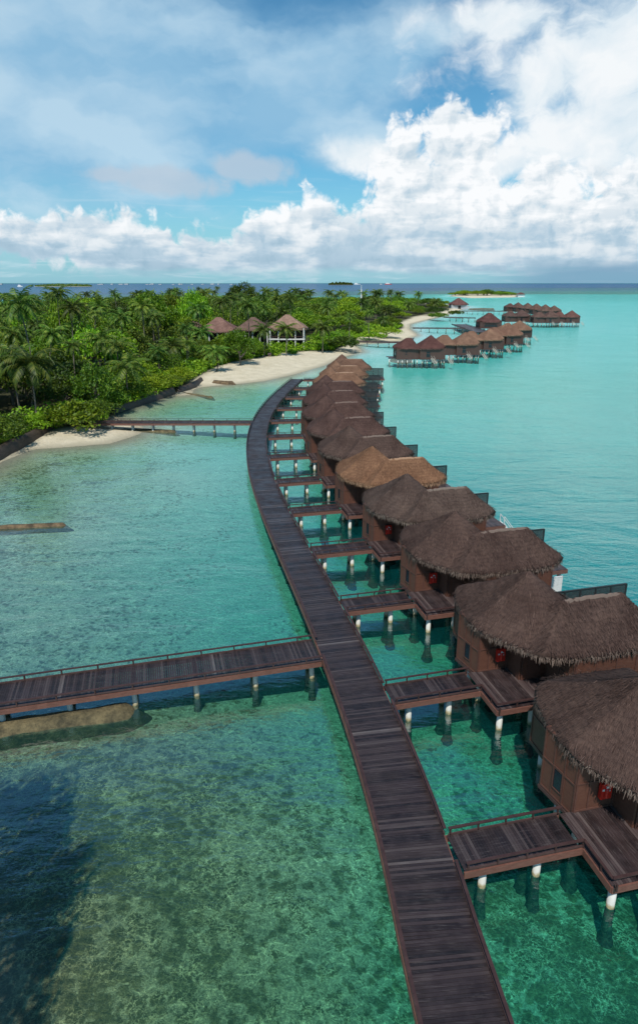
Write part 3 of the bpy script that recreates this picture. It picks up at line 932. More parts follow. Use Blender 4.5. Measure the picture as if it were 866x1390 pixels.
def panel_wall(root, name, a, b, z0, z1, nb=3, window=None, th=.12, mid=True, wm='wall'):
    """one wall run with framing strips; window=(t0,t1,za,zb)"""
    a, b = Vector(a), Vector(b); L = (b - a).length; d = (b - a).normalized(); n = Vector((d.y, -d.x))
    wb = MB(); wb.bar((a.x, a.y, (z0 + z1) / 2), (b.x, b.y, (z0 + z1) / 2), th, z1 - z0)
    wo = wb.build(name, M[wm], root)
    tb = MB(); off = n * (th / 2 + .02)
    for k in range(nb + 1):
        p = a + d * (L * k / nb) + off
        tb.box((p.x, p.y, (z0 + z1) / 2), (.09, .05, z1 - z0 - .02), math.atan2(d.y, d.x))
    for z in ([z0 + .06, (z0 + z1) / 2, z1 - .06] if mid else [z0 + .06, z1 - .06]):
        p, q = a + off * 1.15, b + off * 1.15
        tb.bar((p.x, p.y, z), (q.x, q.y, z), .04, .1)
    tb.build('wall_trim', M['wall_trim'], wo)
    if window:
        t0, t1, za, zb = window
        p, q = a + d * L * t0 + n * (th / 2 + .012), a + d * L * t1 + n * (th / 2 + .012)
        gb = MB(); gb.bar((p.x, p.y, (za + zb) / 2), (q.x, q.y, (za + zb) / 2), .02, zb - za)
        wn = gb.build('window', M['glass'], root)
        fb = MB(); o2 = n * .035
        for z in (za, zb): fb.bar((p.x + o2.x, p.y + o2.y, z), (q.x + o2.x, q.y + o2.y, z), .04, .06)
        for r_ in (p, q): fb.box((r_.x + o2.x * 1.2, r_.y + o2.y * 1.2, (za + zb) / 2), (.06, .05, zb - za), math.atan2(d.y, d.x))
        fb.build('window_frame', M['wall_trim'], wn)
    return wo

STAIR = []
def make_villa():
    root = empty('overwater_villa')
    me, fr = ROOFS[0]
    th = link('thatched_roof', me, root); link('eave_fringe', fr, th)
    b = MB(); r7 = random.Random(2)
    b.tube([(11.9 + .22 * k, -1.9 + r7.uniform(-.03, .03), 7.72 - .12 * abs(k - 10) / 10 + r7.uniform(-.03, .03)) for k in range(21)], [.17 + r7.uniform(-.03, .03) for _ in range(21)], 7)
    b.build('ridge_cap', M['fringe'], th)
    zt = EV - .05
    panel_wall(root, 'wall', (7.0, -.0), (9.2, -.0), DECK, zt, 3)
    panel_wall(root, 'wall', (6.6, 2.3), (7.0, .0), DECK - .25, zt, 3, (.36, .64, DECK + .35, DECK + 1.7))
    panel_wall(root, 'wall', (7.9, 2.3), (6.6, 2.3), DECK - .25, zt, 2)
    panel_wall(root, 'wall', (7.9, 5.6), (7.9, 2.3), DECK - .25, zt, 2)
    panel_wall(root, 'wall', (13.6, 5.7), (7.9, 5.6), DECK - .25, zt, 4, (.3, .7, DECK + .9, DECK + 2.1))
    panel_wall(root, 'wall', (13.8, 1.2), (13.6, 5.7), DECK - .25, zt, 3, (.2, .8, DECK + .2, DECK + 2.2))
    panel_wall(root, 'wall', (17.3, 1.2), (13.8, 1.2), DECK - .25, zt, 2)
    panel_wall(root, 'wall', (17.3, -4.6), (17.3, 1.2), DECK - .25, zt, 4, (.1, .9, DECK + .1, DECK + 2.3))
    panel_wall(root, 'wall', (11.3, -4.6), (17.3, -4.6), DECK - .25, zt, 4)
    panel_wall(root, 'wall', (11.3, -1.6), (11.3, -4.6), DECK - .25, zt, 2)
    # entry recess with the door
    panel_wall(root, 'wall', (9.4, -1.6), (11.3, -1.6), DECK, zt, 1)
    b = MB(); b.box((9.3, -.8, (DECK + zt) / 2), (.12, 1.6, zt - DECK)); b.build('entry_wall', M['wall'], root)
    b = MB(); b.box((10.3, -1.69, DECK + 1.05), (1.0, .06, 2.1)); dr = b.build('door', M['wall_trim'], root)
    b = MB(); b.box((10.65, -1.745, DECK + 1.0), (.05, .05, .22)); b.build('handle', M['frame'], dr)
    # floor slab and seaward sun deck
    b = MB(); b.prism([(6.85, -.02), (6.45, 2.4), (7.85, 2.4), (7.85, 5.75), (13.75, 5.75), (17.4, 1.3), (17.4, -4.7), (11.25, -4.7), (11.25, -.02)], DECK - .5, DECK - .3)
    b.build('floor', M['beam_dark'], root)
    b = MB()
    for i in range(30): b.box((14.05 + i * .3, 2.9 if 14.05 + i * .3 > 17.5 else 3.6, DECK - .035), (.29, 4.2 if 14.05 + i * .3 > 17.5 else 3.2, .05))
    b.build('sun_deck', M['planks_dry'], root)
    b = MB(); z = DECK - .24
    b.bar((14, 5.05, z), (22.9, 5.05, z), .1, .36); b.bar((22.9, 5.05, z), (22.9, .8, z), .1, .36); b.bar((17.4, .78, z), (22.9, .78, z), .1, .36)
    b.build('deck_beam', M['beam'], root)
    # louvred privacy screen along the north side of the deck
    sb = MB()
    x0, x1, ys_, zb, ztop = 14.2, 22.8, 5.0, DECK + .05, DECK + 2.5
    nb = 6
    for k in range(nb + 1):
        x = x0 + (x1 - x0) * k / nb; sb.box((x, ys_, (zb + ztop) / 2), (.12, .12, ztop - zb))
    sb.bar((x0, ys_, ztop), (x1, ys_, ztop), .13, .1)
    sb.bar((x0, ys_, zb), (x1, ys_, zb), .12, .1)
    sc_ = sb.build('privacy_screen', M['frame'], root)
    lb = MB()
    for k in range(24):
        z = zb + .1 + k * .098
        lb.bar((x0, ys_ - .01, z), (x1, ys_ - .01, z), .02, .08)
    lb.build('slats', M['screen'], sc_)
    # white rail stair down to the water
    lb = MB()
    for y in (1.2, 2.1):
        lb.bar((22.95, y, DECK + .9), (25.0, y, .15), .07, .07); lb.bar((22.95, y, DECK), (24.7, y, -.6), .09, .22)
        lb.box((22.95, y, DECK + .45), (.07, .07, .9))
    for k in range(8): lb.box((23.1 + k * .22, 1.65, DECK - .15 - k * .35), (.24, .85, .05))
    STAIR.append(lb)
    # white canvas panel by the deck corner
    pm = pile_mesh(DECK - .42)
    for x, y in [(7.3, 1.6), (8.4, 5.1), (11, 5.2), (13.4, 5.2), (9, 1.2), (12, 1), (14.8, .6), (17, .8), (12, -4.2), (14.6, -4.2), (17, -4.2), (19.8, 1.3), (22.4, 1.3), (19.8, 4.6), (22.4, 4.6), (16.8, 4.6), (12, -1.8)]:
        link('pile', pm, root, (x, y, 0))
    return root

DARK_TH, TAN_TH, MID_TH = (.078, .051, .042, 1), (.195, .108, .062, 1), (.15, .10, .075, 1)
def paint(root, c):
    for ch in root.children:
        if ch.name.startswith('thatched_roof'):
            ch.color = (c[0] * .86, c[1] * .84, c[2] * .85, 1)
            for g in ch.children: g.color = ch.color

villa_labels = ['nearest thatched villa, brown roof cut off by the right edge of the photo',
    'second nearest brown thatched villa with a long glazed screen behind its ridge',
    'third nearest thatched villa, brown, with a white panel under its seaward eave',
    'fourth nearest villa, grey-brown thatch directly in front of the orange-tan roof',
    'fifth nearest villa, the one with a bright orange-tan thatched roof',
    'sixth nearest villa, dark thatch directly behind the orange-tan roof',
    'seventh villa from the camera in the long row, dark thatch and charcoal screen',
    'eighth villa from the camera in the long row, dark reddish thatch',
    'ninth villa from the camera in the long row, dark reddish thatch',
    'tenth villa in the long row, last dark roof before the tan ones',
    'eleventh villa in the long row, nearest of the three far tan roofs',
    'twelfth villa in the long row, middle one of the three far tan roofs',
    'farthest villa of the long row, tan pointed roof beside the end of the walkway']
vcols = [DARK_TH, DARK_TH, DARK_TH, (.088, .063, .052, 1), TAN_TH, (.084, .057, .047, 1), (.084, .052, .044, 1), (.082, .050, .042, 1), (.08, .049, .042, 1), (.078, .048, .041, 1), (.19, .112, .072, 1), (.18, .108, .07, 1), (.15, .09, .062, 1)]
vp, spur = make_villa(), make_spur()
villas = []
for i, (X, Y, ph) in enumerate(Js):
    if i == 0: v_, s_ = vp, spur
    else: v_, s_ = copy_tree(vp), copy_tree(spur)
    for o_ in (v_, s_): o_.location = (X, Y, 0); o_.rotation_euler = (0, 0, ph)
    tag(v_, villa_labels[i], 'villa', 'thatched villas in the long curved row')
    tag(s_, 'short plank walkway and landing leading to the %s villa from the camera' % ords[i], 'walkway', 'short walkways branching to the villas')
    if i % 2:
        for ch in v_.children:
            if ch.name.startswith('thatched_roof'):
                ch.data = ROOFS[1][0]
                for g in ch.children:
                    if g.name.startswith('eave'): g.data = ROOFS[1][1]
    paint(v_, vcols[i]); villas.append(v_)
b = MB(); b.box((20.3, -1.3, 1.5), (1.05, .07, 1.5)); b.box((20.3, -1.3, 2.3), (1.15, .12, .08)); b.box((19.75, -1.3, 1.4), (.07, .12, 1.9)); b.box((20.85, -1.3, 1.4), (.07, .12, 1.9)); b.bar((19.8, -1.3, .6), (19.0, 1.0, 1.9), .08, .08)
b.build('shower_panel', M['white'], villas[2])
for k in (3,): STAIR[0].build('stair', M['white'], villas[k])
# red fire-point boxes beside the doors
def make_fire():
    root = empty('fire_cabinet')
    b = MB(); b.box((0, 0, 0), (.62, .22, .95)); b.build('cabinet', M['red'], root)
    b = MB(); b.tube([(-.02, -.15, -.32), (-.02, -.15, .15), (-.02, -.15, .24)], [.11, .11, .05], 10); b.build('extinguisher', M['red'], root)
    b = MB(); b.box((-.02, -.15, .3), (.08, .05, .12)); b.bar((-.02, -.15, .34), (.16, -.15, .2), .03, .03); b.box((.12, -.125, .05), (.14, .02, .1)); b.box((-.2, -.125, .12), (.12, .02, .1))
    b.build('nozzle', M['white'], root)
    return root
fp = make_fire()
flab = ['red fire cabinet by the door of the nearest villa', 'red fire cabinet by the door of the second nearest villa', 'red fire cabinet by the door of the third nearest villa', 'red fire cabinet by the door of the fourth nearest villa']
for i in range(4):
    X, Y, ph = Js[i]
    f_ = fp if i == 0 else copy_tree(fp)
    u, w_ = 8.55, -.23
    f_.location = (X + math.cos(ph) * u - math.sin(ph) * w_, Y + math.sin(ph) * u + math.cos(ph) * w_, DECK + 1.25); f_.rotation_euler = (0, 0, ph)
    tag(f_, flab[i], 'fire cabinet', 'red fire cabinets beside the villa doors')

# ------------------------------------------------------------ far villas seen from the sea
def sea_roof(seed, straws=900):
    A = [(-10, -4.6), (-.5, -4.6), (-.5, 4.6), (-10, 4.6)]
    Bp = [(-1.5, -5.6), (9.4, -5.6), (9.4, 5.6), (-1.5, 5.6)]
    ol = [(-10, -4.6), (-1.5, -4.8), (-.8, -5.6), (9.4, -5.6), (9.4, 5.6), (-.8, 5.6), (-1.5, 4.8), (-10, 4.6)]
    return make_roof_meshes(ol, [hip(A, [(-5.2, 0), (-3.2, 0)], EV, 8.7), hip(Bp, [(3.9, 0)], EV, 9.8)], [(-5.2, 0), (-3.2, 0), (3.9, 0)], EV, seed, straws, 1200)
SR = sea_roof(31)
def make_sea_villa():
    root = empty('overwater_villa')
    th = link('thatched_roof', SR[0], root); link('eave_fringe', SR[1], th)
    zt = EV - .05
    for a, b, nb, wn in [((-9, -3.8), (-.8, -3.8), 5, (.36, .44, DECK + 1, DECK + 2.4)), ((-.8, -4.7), (8.4, -4.7), 5, (.25, .42, DECK + .3, DECK + 2.3)), ((8.4, -4.7), (8.4, 4.6), 4, (.3, .7, DECK + .3, DECK + 2.3)),
                     ((8.4, 4.6), (-9, 4.2), 6, None), ((-9, 4.2), (-9, -3.8), 4, (.3, .7, DECK + .6, DECK + 2.1))]:
        panel_wall(root, 'wall', a, b, DECK - .3, zt, nb, wn, wm='wall_dark')
    b = MB(); b.prism([(-9.2, -4), (-.9, -4), (-.9, -5), (8.8, -5), (8.8, 4.9), (-9.2, 4.9)], DECK - .55, DECK - .3); b.build('floor', M['beam_dark'], root)
    b = MB()
    for i in range(8): b.box((-9.6 - i * .3, 0, DECK - .03), (.28, 5, .05))
    b.bar((-12, -2.5, DECK - .2), (-9.3, -2.5, DECK - .2), .1, .3); b.bar((-12, 2.5, DECK - .2), (-9.3, 2.5, DECK - .2), .1, .3)
    b.build('side_deck', M['planks'], root)
    pm = pile_mesh(DECK - .45)
    for x in (-8.6, -7, -5.2, -3.4, -1.6, .2, 2, 3.8, 5.6, 7.2, 8.2): link('pile', pm, root, (x, -4.3 if x > -1 else -3.6, 0))
    for x in (-7.5, -4.5, -1.5, 2, 5.5, 8.2): link('pile', pm, root, (x, 1.5, 0))
    link('pile', pm, root, (-11.5, -2.2, 0))
    for x in (3.2, 9.2):
        b = MB()
        for dx in (0, .9): b.bar((x + dx, -5.0, DECK - .1), (x + dx + 1.3, -7.0, -.6), .1, .25); b.bar((x + dx, -5.0, DECK + .8), (x + dx + 1.1, -6.7, .5), .07, .07)
        for k in range(8): b.box((x + .45 + k * .155, -5.15 - k * .24, DECK - .15 - k * .31), (.9, .26, .05))
        b.build('stair', M['stair'], root)
    return root
def on_ground(px, py, z, D=None):
    p = at(px, py, z); return p
svp = make_sea_villa()
RED_TH = (.095, .046, .040, 1)
sea = [  # apex pixel, rotation, thatch, label
    (584.7, 455.5, 3, RED_TH, 'dark red-brown double-roofed villa standing nearest in the far group, left end'),
    (631.5, 451.3, 6, (.19, .115, .078, 1), 'tan-roofed double-peaked villa right of the dark red-brown one in the far group'),
    (664.7, 446.3, 12, (.20, .12, .08, 1), 'third villa from the left in the far curving group, tan pointed roof'),
    (691.7, 441.3, 20, (.19, .11, .075, 1), 'fourth villa from the left in the far curving group, tan pointed roof'),
    (705, 435.5, 30, (.2, .12, .08, 1), 'rightmost tan-roofed villa closing the far curving group'),
    (748, 421.6, 0, (.11, .07, .058, 1), 'front brown villa of the remotest cluster, open water to its right'),
    (776, 421.5, -4, (.13, .07, .058, 1), 'outermost small-looking villa on the right of the remotest cluster'),
    (708, 420.5, 5, (.10, .065, .056, 1), 'low brown villa at the left front of the remotest cluster'),
    (703, 410.5, 8, (.10, .06, .052, 1), 'leftmost roof in the rear row of the remotest cluster'),
    (716, 411.2, 8, (.12, .075, .06, 1), 'second roof from the left in the rear row of the remotest cluster'),
    (728, 412.2, 8, (.12, .08, .062, 1), 'third roof from the left in the rear row of the remotest cluster'),
    (740, 413.3, 8, (.13, .08, .062, 1), 'fourth roof from the left in the rear row of the remotest cluster'),
    (752, 414.8, 8, (.12, .078, .062, 1), 'rightmost roof in the rear row of the remotest cluster'),
]
for i, (px, py, rot, c, lab) in enumerate(sea):
    v_ = svp if i == 0 else copy_tree(svp)
    p = at(px, py, 9.5); rz = R(rot)
    v_.location = (p.x - math.cos(rz) * 3.9, p.y - math.sin(rz) * 3.9, 0); v_.rotation_euler = (0, 0, rz)
    tag(v_, lab, 'villa', 'thatched villas on stilts far out in the lagoon')
    paint(v_, c)
# large dark hall behind the tan group
def hall(px_c, py_top, w_, d_, ztop, zev, c, label, name='overwater_hall', rz=0):
    p = at(px_c, py_top, ztop)
    root = empty(name, (p.x, p.y, 0), R(rz), label, 'hall')
    hw, hd = w_ / 2, d_ / 2
    P_ = [(-hw, -hd), (hw, -hd), (hw, hd), (-hw, hd)]
    rg = [(-(hw - hd) * .9 - .01, 0), ((hw - hd) * .9 + .01, 0)]
    me, fr = make_roof_meshes(P_, [hip(P_, rg, zev, ztop)], rg, zev, int(px_c), 1500, 1500)
    th = link('thatched_roof', me, root); f_ = link('eave_fringe', fr, th); th.color = c; f_.color = c
    for a, b, nb in [((-hw + 1, -hd + 1), (hw - 1, -hd + 1), 6), ((hw - 1, -hd + 1), (hw - 1, hd - 1), 4), ((hw - 1, hd - 1), (-hw + 1, hd - 1), 6), ((-hw + 1, hd - 1), (-hw + 1, -hd + 1), 4)]:
        panel_wall(root, 'wall', a, b, DECK, zev, nb, (.2, .8, DECK + .6, DECK + 1.9), wm='wall_dark')
    b = MB(); b.box((0, 0, DECK - .2), (w_ + 2, d_ + 2, .3)); b.build('deck', M['beam_dark'], root)
    for i in range(6):
        for y in (-hd, hd): link('pile', pile_mesh(DECK - .45), root, (-hw + 1 + i * (w_ - 2) / 5, y, 0))
    return root
hall(664, 424.5, 15, 13, 10.5, 5.2, (.085, .042, .038, 1), 'big dark hip-roofed hall behind the curving tan-roofed group')

# far jetties
def jet(px0, py0, px1, py1, w_, label, step=5, z=DECK, railh=.42):
    a, b = at(px0, py0, z), at(px1, py1, z)
    boardwalk('jetty', label, 'jetty', [tuple(a.xy), tuple(b.xy)], w_, z, pile_step=step, plank=.3, group='small jetties between beach and far villas', post_step=3, beam='beam_dark')
jet(484, 463.5, 553, 464.5, 2.6, 'plank jetty from the second beach to the dark red-brown villa')
jet(553, 464.5, 558, 459, 2.6, 'short jetty link running behind the dark red-brown villa')
jet(560, 445, 632, 445.5, 2.6, 'jetty from the shaded cove to the wide dark landing stage')
jet(602, 430.5, 645, 431.5, 2.6, 'jetty just behind the big dark hall, left side')
jet(627, 422, 700, 422.5, 2.8, 'long jetty from the white hut to the remotest villas')
b_a, b_b = at(622, 440, DECK), at(655, 451, DECK)
boardwalk('landing_stage', 'wide dark landing stage slanting in front of the big dark hall', 'landing stage', [tuple(b_a.xy), tuple(b_b.xy)], 9, DECK, pile_step=8, plank=.3, beam='beam_dark', rails=(1, 1))

# ------------------------------------------------------------ buildings on the beach
def beach_pavilion(px, py_apex, py_base, w_, d_, ztot, storeys, c, label, rz=0, columns=True):
    g = at(px, py_base, 1.2); X, Y = g.x, g.y + d_ / 2
    ztop = height_for(Y, py_apex); X = X * (Y / g.y) if False else (px - CX) / FPX * (Y * cp + (CAM_H - ztop) * sp)
    zev = ztop - (w_ * .5) * .62
    root = empty('beach_pavilion', (X, Y, 0), R(rz), label, 'pavilion')
    hw, hd = w_ / 2, d_ / 2
    P_ = [(-hw, -hd), (hw, -hd), (hw, hd), (-hw, hd)]; rg = [(-.8, 0), (.8, 0)]
    me, fr = make_roof_meshes(P_, [hip(P_, rg, zev, ztop)], rg, zev, int(px) + 5, 1500, 1500)
    th = link('thatched_roof', me, root); f_ = link('eave_fringe', fr, th); th.color = c; f_.color = c
    iw, idp = hw - 1.8, hd - 1.8
    zf = 1.2
    for i in range(5):
        x = -iw + i * 2 * iw / 4
        for y in (-idp, idp):
            b = MB(); b.tube([(x, y, zf - 1), (x, y, zev + .3)], [.3, .26], 12); b.build('column', M['render_white'], root)
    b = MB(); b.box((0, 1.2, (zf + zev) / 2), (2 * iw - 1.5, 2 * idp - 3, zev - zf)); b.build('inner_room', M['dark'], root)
    b = MB(); b.box((0, 0, zf - .3), (2 * iw + 1.4, 2 * idp + 1.4, .7)); b.build('plinth', M['render_white'], root)
    if storeys > 1:
        zm = (zf + zev) / 2 + .1
        b = MB(); b.box((0, 0, zm), (2 * iw + .9, 2 * idp + .9, .45)); b.build('upper_floor', M['render_white'], root)
        b = MB(); b.bar((-iw, -idp - .3, zm + 1.2), (iw, -idp - .3, zm + 1.2), .1, .1)
        for k in range(24): b.box((-iw + k * 2 * iw / 23, -idp - .3, zm + .7), (.06, .06, 1.0))
        b.build('balcony_rail', M['wall_trim'], root)
    return root
beach_pavilion(390, 427, 476, 17.5, 15, 0, 2, (.24, .16, .12, 1), 'two-storey white-columned pavilion with wide thatched roof above the beach')
beach_pavilion(344, 430.5, 474, 16, 14, 0, 1, (.13, .085, .07, 1), 'dark thatched pavilion between the two larger beach roofs, white posts below')
beach_pavilion(297, 430.5, 478, 17, 15, 0, 1, (.17, .10, .082, 1), 'steep reddish-brown thatched roof rising out of trees left of the beach')
beach_pavilion(263, 436, 476, 13, 12, 0, 1, (.16, .10, .08, 1), 'low thatched roof at the far left, almost buried in leaves')

def small_hut():
    Y = at(622, 419, .5).y + 6; zt = height_for(Y, 404.5); X = (622 - CX) / FPX * (Y * cp + 20 * sp)
    root = empty('beach_hut', (X, Y, 0), 0, 'small white-walled hut with dark pyramid roof beyond the forest point', 'hut')
    P_ = [(-11, -9), (11, -9), (11, 9), (-11, 9)]; rg = [(-1, 0), (1, 0)]
    me, fr = make_roof_meshes(P_, [hip(P_, rg, zt - 7, zt)], rg, zt - 7, 9, 500, 500)
    th = link('thatched_roof', me, root); f_ = link('eave_fringe', fr, th); th.color = f_.color = (.11, .055, .05, 1)
    b = MB(); b.box((0, 0, (zt - 7) / 2), (18, 14, zt - 7)); b.build('wall', M['render_grey'], root)
    b = MB(); b.box((0, -7.05, (zt - 7) * .4), (3, .15, (zt - 7) * .75)); b.build('door', M['dark'], root)
small_hut()

# ------------------------------------------------------------ bunds, sand tubes, groynes
def bund(name, label, cat, pxs, z, w_, h, m_, group=None, lump=.18):
    pts = [at(x, y, z) for x, y in pxs]
    b = MB(); rs = resample([p.xy for p in pts], .8)
    base = rs[0]; n = 9; o0 = 0
    for i, p in enumerate(rs):
        tn = (rs[min(i + 1, len(rs) - 1)] - rs[max(i - 1, 0)]).normalized(); nn = Vector((tn.y, -tn.x))
        endf = min(1, .45 + .55 * min(i, len(rs) - 1 - i) / 2)
        for j in range(n):
            a = PI * j / (n - 1)
            r_ = 1 + lump * mnoise.noise((p.x * .7, p.y * .7, j * .9))
            off = -math.cos(a) * w_ / 2 * r_ * endf
            zz = -2.2 + (2.2 + h) * (abs(math.sin(a)) ** .45) * (1 if j in (0, n - 1) else r_ ** .3) * endf if 0 < j < n - 1 else -2.2
            q = p + nn * off - base
            b.v.append((q.x, q.y, zz))
    for i in range(len(rs) - 1):
        for j in range(n - 1):
            b.f.append((i * n + j, i * n + j + 1, (i + 1) * n + j + 1, (i + 1) * n + j)); b.mi.append(0)
    b.f.append(tuple(range(n))[::-1]); b.f.append(tuple((len(rs) - 1) * n + j for j in range(n))); b.mi += [0, 0]
    o_ = b.build(name, m_, None, True); o_.location = (base.x, base.y, 0)
    return tag(o_, label, cat, group)
def mat_tube(name, a, c):
    mt, t = newmat(name)
    n1 = t.noise(t.pos, 1.1, 6, .7); n2 = t.noise(t.pos, 6, 4, .7)
    cc = t.mix(t.mr(n1, .38, .62), a, c); cc = t.mix(t.mr(n2, .55, .75, 0, .7), cc, (.03, .028, .015))
    principled(t, cc, .85, t.bump(t.m('ADD', n1, t.m('MULTIPLY', n2, .3)), .25))
    return mt
M['tube'] = mat_tube('algae_sand_tube', (.045, .038, .018), (.16, .125, .06))
M['tube2'] = mat_tube('brown_sand_tube', (.06, .04, .02), (.19, .125, .065))
bund('sand_tube', 'fat ochre sand-filled tube lying beneath the near jetty at the left edge', 'groyne', [(-110, 1000), (0, 984), (90, 972), (160, 963), (212, 951)], .3, 2.3, .48, M['tube'], 'sand-filled tubes used as groynes')
bund('sand_tube', 'lone brown sand-filled tube poking out from the left edge into open water', 'groyne', [(-80, 722), (0, 716), (60, 713), (112, 711)], .1, 1.1, .38, M['tube2'], 'sand-filled tubes used as groynes')
bund('sand_tube', 'yellowish sand-filled tube running under the far footbridge', 'groyne', [(132, 582), (180, 583), (225, 585), (250, 586)], .2, 2.0, .4, M['tube'], 'sand-filled tubes used as groynes')
bund('sand_tube', 'thin sandy tube pointing into the cove beyond the far footbridge', 'groyne', [(238, 531), (265, 535), (296, 540)], .2, 1.4, .3, M['tube'], 'sand-filled tubes used as groynes')
bund('sand_tube', 'short grey-brown tube lying on the near end of the main beach', 'groyne', [(284, 518), (305, 519), (324, 519)], .6, 1.7, 1.05, M['tube2'], 'sand-filled tubes used as groynes')
bund('retaining_bund', 'dark timber-faced bund below the palms at the left edge', 'bund', [(-90, 662), (0, 615), (40, 596), (76, 580)], .8, 2.0, 2.1, M['bund'])
bund('retaining_bund', 'dark timber-faced bund edging the forest beyond the far footbridge', 'bund', [(152, 556), (195, 543), (238, 530)], .8, 2.2, 2.1, M['bund'])
bund('retaining_bund', 'low dark bund continuing along the leaves toward the main beach', 'bund', [(240, 531), (262, 523), (275, 515)], .7, 1.8, 1.6, M['bund'])
bund('sand_tube', 'pale yellow-edged sand tube in the water off the forest tip, before the villas on stilts', 'groyne', [(531, 484), (545, 485), (560, 484.5)], .2, 6.0, .7, M['tube'], 'sand-filled tubes used as groynes')
bund('sand_spit', 'flat grey spit of sand in the lagoon behind the far jetties', 'groyne', [(636, 419.5), (655, 419), (672, 419.3)], .2, 6.0, .8, M['tube2'])

# ------------------------------------------------------------ vegetation
def leaf_quad(b, c, size, r2, flat=.5, mi=0):
    n = Vector((r2.gauss(0, 1), r2.gauss(0, 1), r2.gauss(flat, .8))).normalized()
    a = n.cross(Vector((r2.gauss(0, 1), r2.gauss(0, 1), r2.gauss(0, 1)))).normalized(); d = n.cross(a)
    l, w_ = size * r2.uniform(.7, 1.3), size * r2.uniform(.35, .6)
    c = Vector(c)
    b.add([c - a * l * .5, c + d * w_ * .5 - n * size * .05, c + a * l * .5, c - d * w_ * .5 - n * size * .05], [(0, 1, 2, 3)], mi)
def crown_mesh(seed, leaves, size, m_, lobes=13, flat=.62):
    r2 = random.Random(seed); b = MB(); L = []
    for k in range(lobes):
        a = 2 * PI * k / lobes * 2.4 + r2.uniform(-.4, .4); q = math.sqrt((k + .5) / lobes) * .78
        z = .62 + (1 - q * q) * .30 * r2.uniform(.6, 1.3) - .22 * q
        L.append((Vector((math.cos(a) * q, math.sin(a) * q, z)), r2.uniform(.22, .40)))
    for _ in range(leaves):
        c, rr_ = r2.choice(L)
        d = Vector((r2.gauss(0, 1), r2.gauss(0, 1), r2.gauss(.35, .9))).normalized()
        rad_ = rr_ * (r2.uniform(.55, 1.08) if r2.random() < .85 else r2.uniform(1, 1.3))
        p = c + Vector((d.x, d.y, d.z * flat)) * rad_
        leaf_quad(b, p, size, r2, .9)
    return b.mesh('crown', m_)
def trunk_mesh(seed):
    r2 = random.Random(seed); b = MB()
    b.tube([(0, 0, -.05), (.02, .01, .2), (.0, .03, .45), (.02, 0, .62)], [.055, .04, .032, .02], 7)
    for k in range(6):
        a = k * 1.05 + r2.uniform(-.3, .3); z = r2.uniform(.25, .45)
        e = (math.cos(a) * .5, math.sin(a) * .5, z + r2.uniform(.2, .35))
        b.tube([(0, 0, z), (e[0] * .5, e[1] * .5, z + .14), e], [.024, .016, .006], 5)
    return b.mesh('trunk', M['bark'])
CR = [crown_mesh(s_, 3400, .085, M['leaf']) for s_ in (1, 2, 3)] + [crown_mesh(s_, 3400, .095, M['leaf2']) for s_ in (4, 5)]
TR = [trunk_mesh(1), trunk_mesh(2)]
BUSH = [crown_mesh(s_, 1500, .15, m_, 8, .8) for s_, m_ in ((8, M['leaf2']), (9, M['leaf']))]
def mk_tree(x, y, z, rad_, h, k, label, group, cat='tree', name='broadleaf_tree'):
    root = empty(name, (x, y, z), rnd.uniform(0, 6.28), label, cat, group)
    root.scale = (rad_, rad_, h)
    link('crown', CR[k], root); link('trunk', TR[k % 2], root)
    return root

def frond(b, r2, base, az_, el0, L, droop, wd=.085, pairs=20, ll=.85):
    dirv_ = Vector((math.cos(az_), math.sin(az_), 0)); p = Vector(base); e = el0; n = 9
    pts = [p.copy()]
    for i in range(n):
        e -= droop / n * (1 + i * .12)
        p = p + (dirv_ * math.cos(e) + Vector((0, 0, math.sin(e)))) * (L / n); pts.append(p.copy())
    b.tube(pts, [.05 - .004 * i for i in range(len(pts))], 4)
    side = Vector((-dirv_.y, dirv_.x, 0))
    for i in range(pairs):
        tt = .12 + .86 * i / (pairs - 1); f = tt * n; k = min(int(f), n - 1); q = pts[k].lerp(pts[k + 1], f - k)
        tan = (pts[k + 1] - pts[k]).normalized()
        l_ = ll * (math.sin(min(1, tt * 1.15 + .12) * PI) ** .6 * .9 + .12)
        for sg in (-1, 1):
            o1 = (side * sg * .8 + tan * .5 + Vector((0, 0, -.25 - r2.uniform(0, .35)))).normalized() * l_
            wv = tan * wd
            b.add([q - wv, q + wv, q + o1 * .6 + wv * .8, q + o1 + Vector((0, 0, -.12 * l_)), q + o1 * .6 - wv * .8], [(0, 1, 2, 3, 4)])
def palm_mesh(seed, nf=20):
    r2 = random.Random(seed); b = MB()
    for k in range(nf):
        a = k * 2.399 + r2.uniform(-.25, .25); lev = k / nf
        frond(b, r2, (0, 0, 0), a, R(68) - lev * R(88) + r2.uniform(-.15, .15), r2.uniform(3.9, 4.9) * (1 - .12 * (lev > .8)), R(62) + lev * R(20))
    return b.mesh('crown', M['palm'])
PM = [palm_mesh(s_, n_) for s_, n_ in ((1, 20), (2, 24), (3, 17), (4, 22))]
PT = []
for s_ in range(3):
    b = MB(); bx, by = (.0, .05, -.06)[s_], (.04, -.03, .05)[s_]
    pts = [(bx * math.sin(tt * PI) * 1.0, by * math.sin(tt * PI), tt) for tt in [0, .05, .15, .3, .45, .6, .75, .9, 1]]
    b2 = MB(); b2.tube([(x, y, z) for x, y, z in pts], 1, 8)
    PT.append(pts)
def mk_palm(x, y, z, h, s_, label, group, lean=None):
    root = empty('palm_tree', (x, y, z), rnd.uniform(0, 6.28), label, 'palm', group)
    c = link('crown', rnd.choice(PM), root, (0, 0, h)); c.scale = (s_, s_, s_)
    key = round(h)
    tr = link('trunk', palm_trunk(key), root); tr.scale = (1, 1, h / key)
    return root
_pt = {}
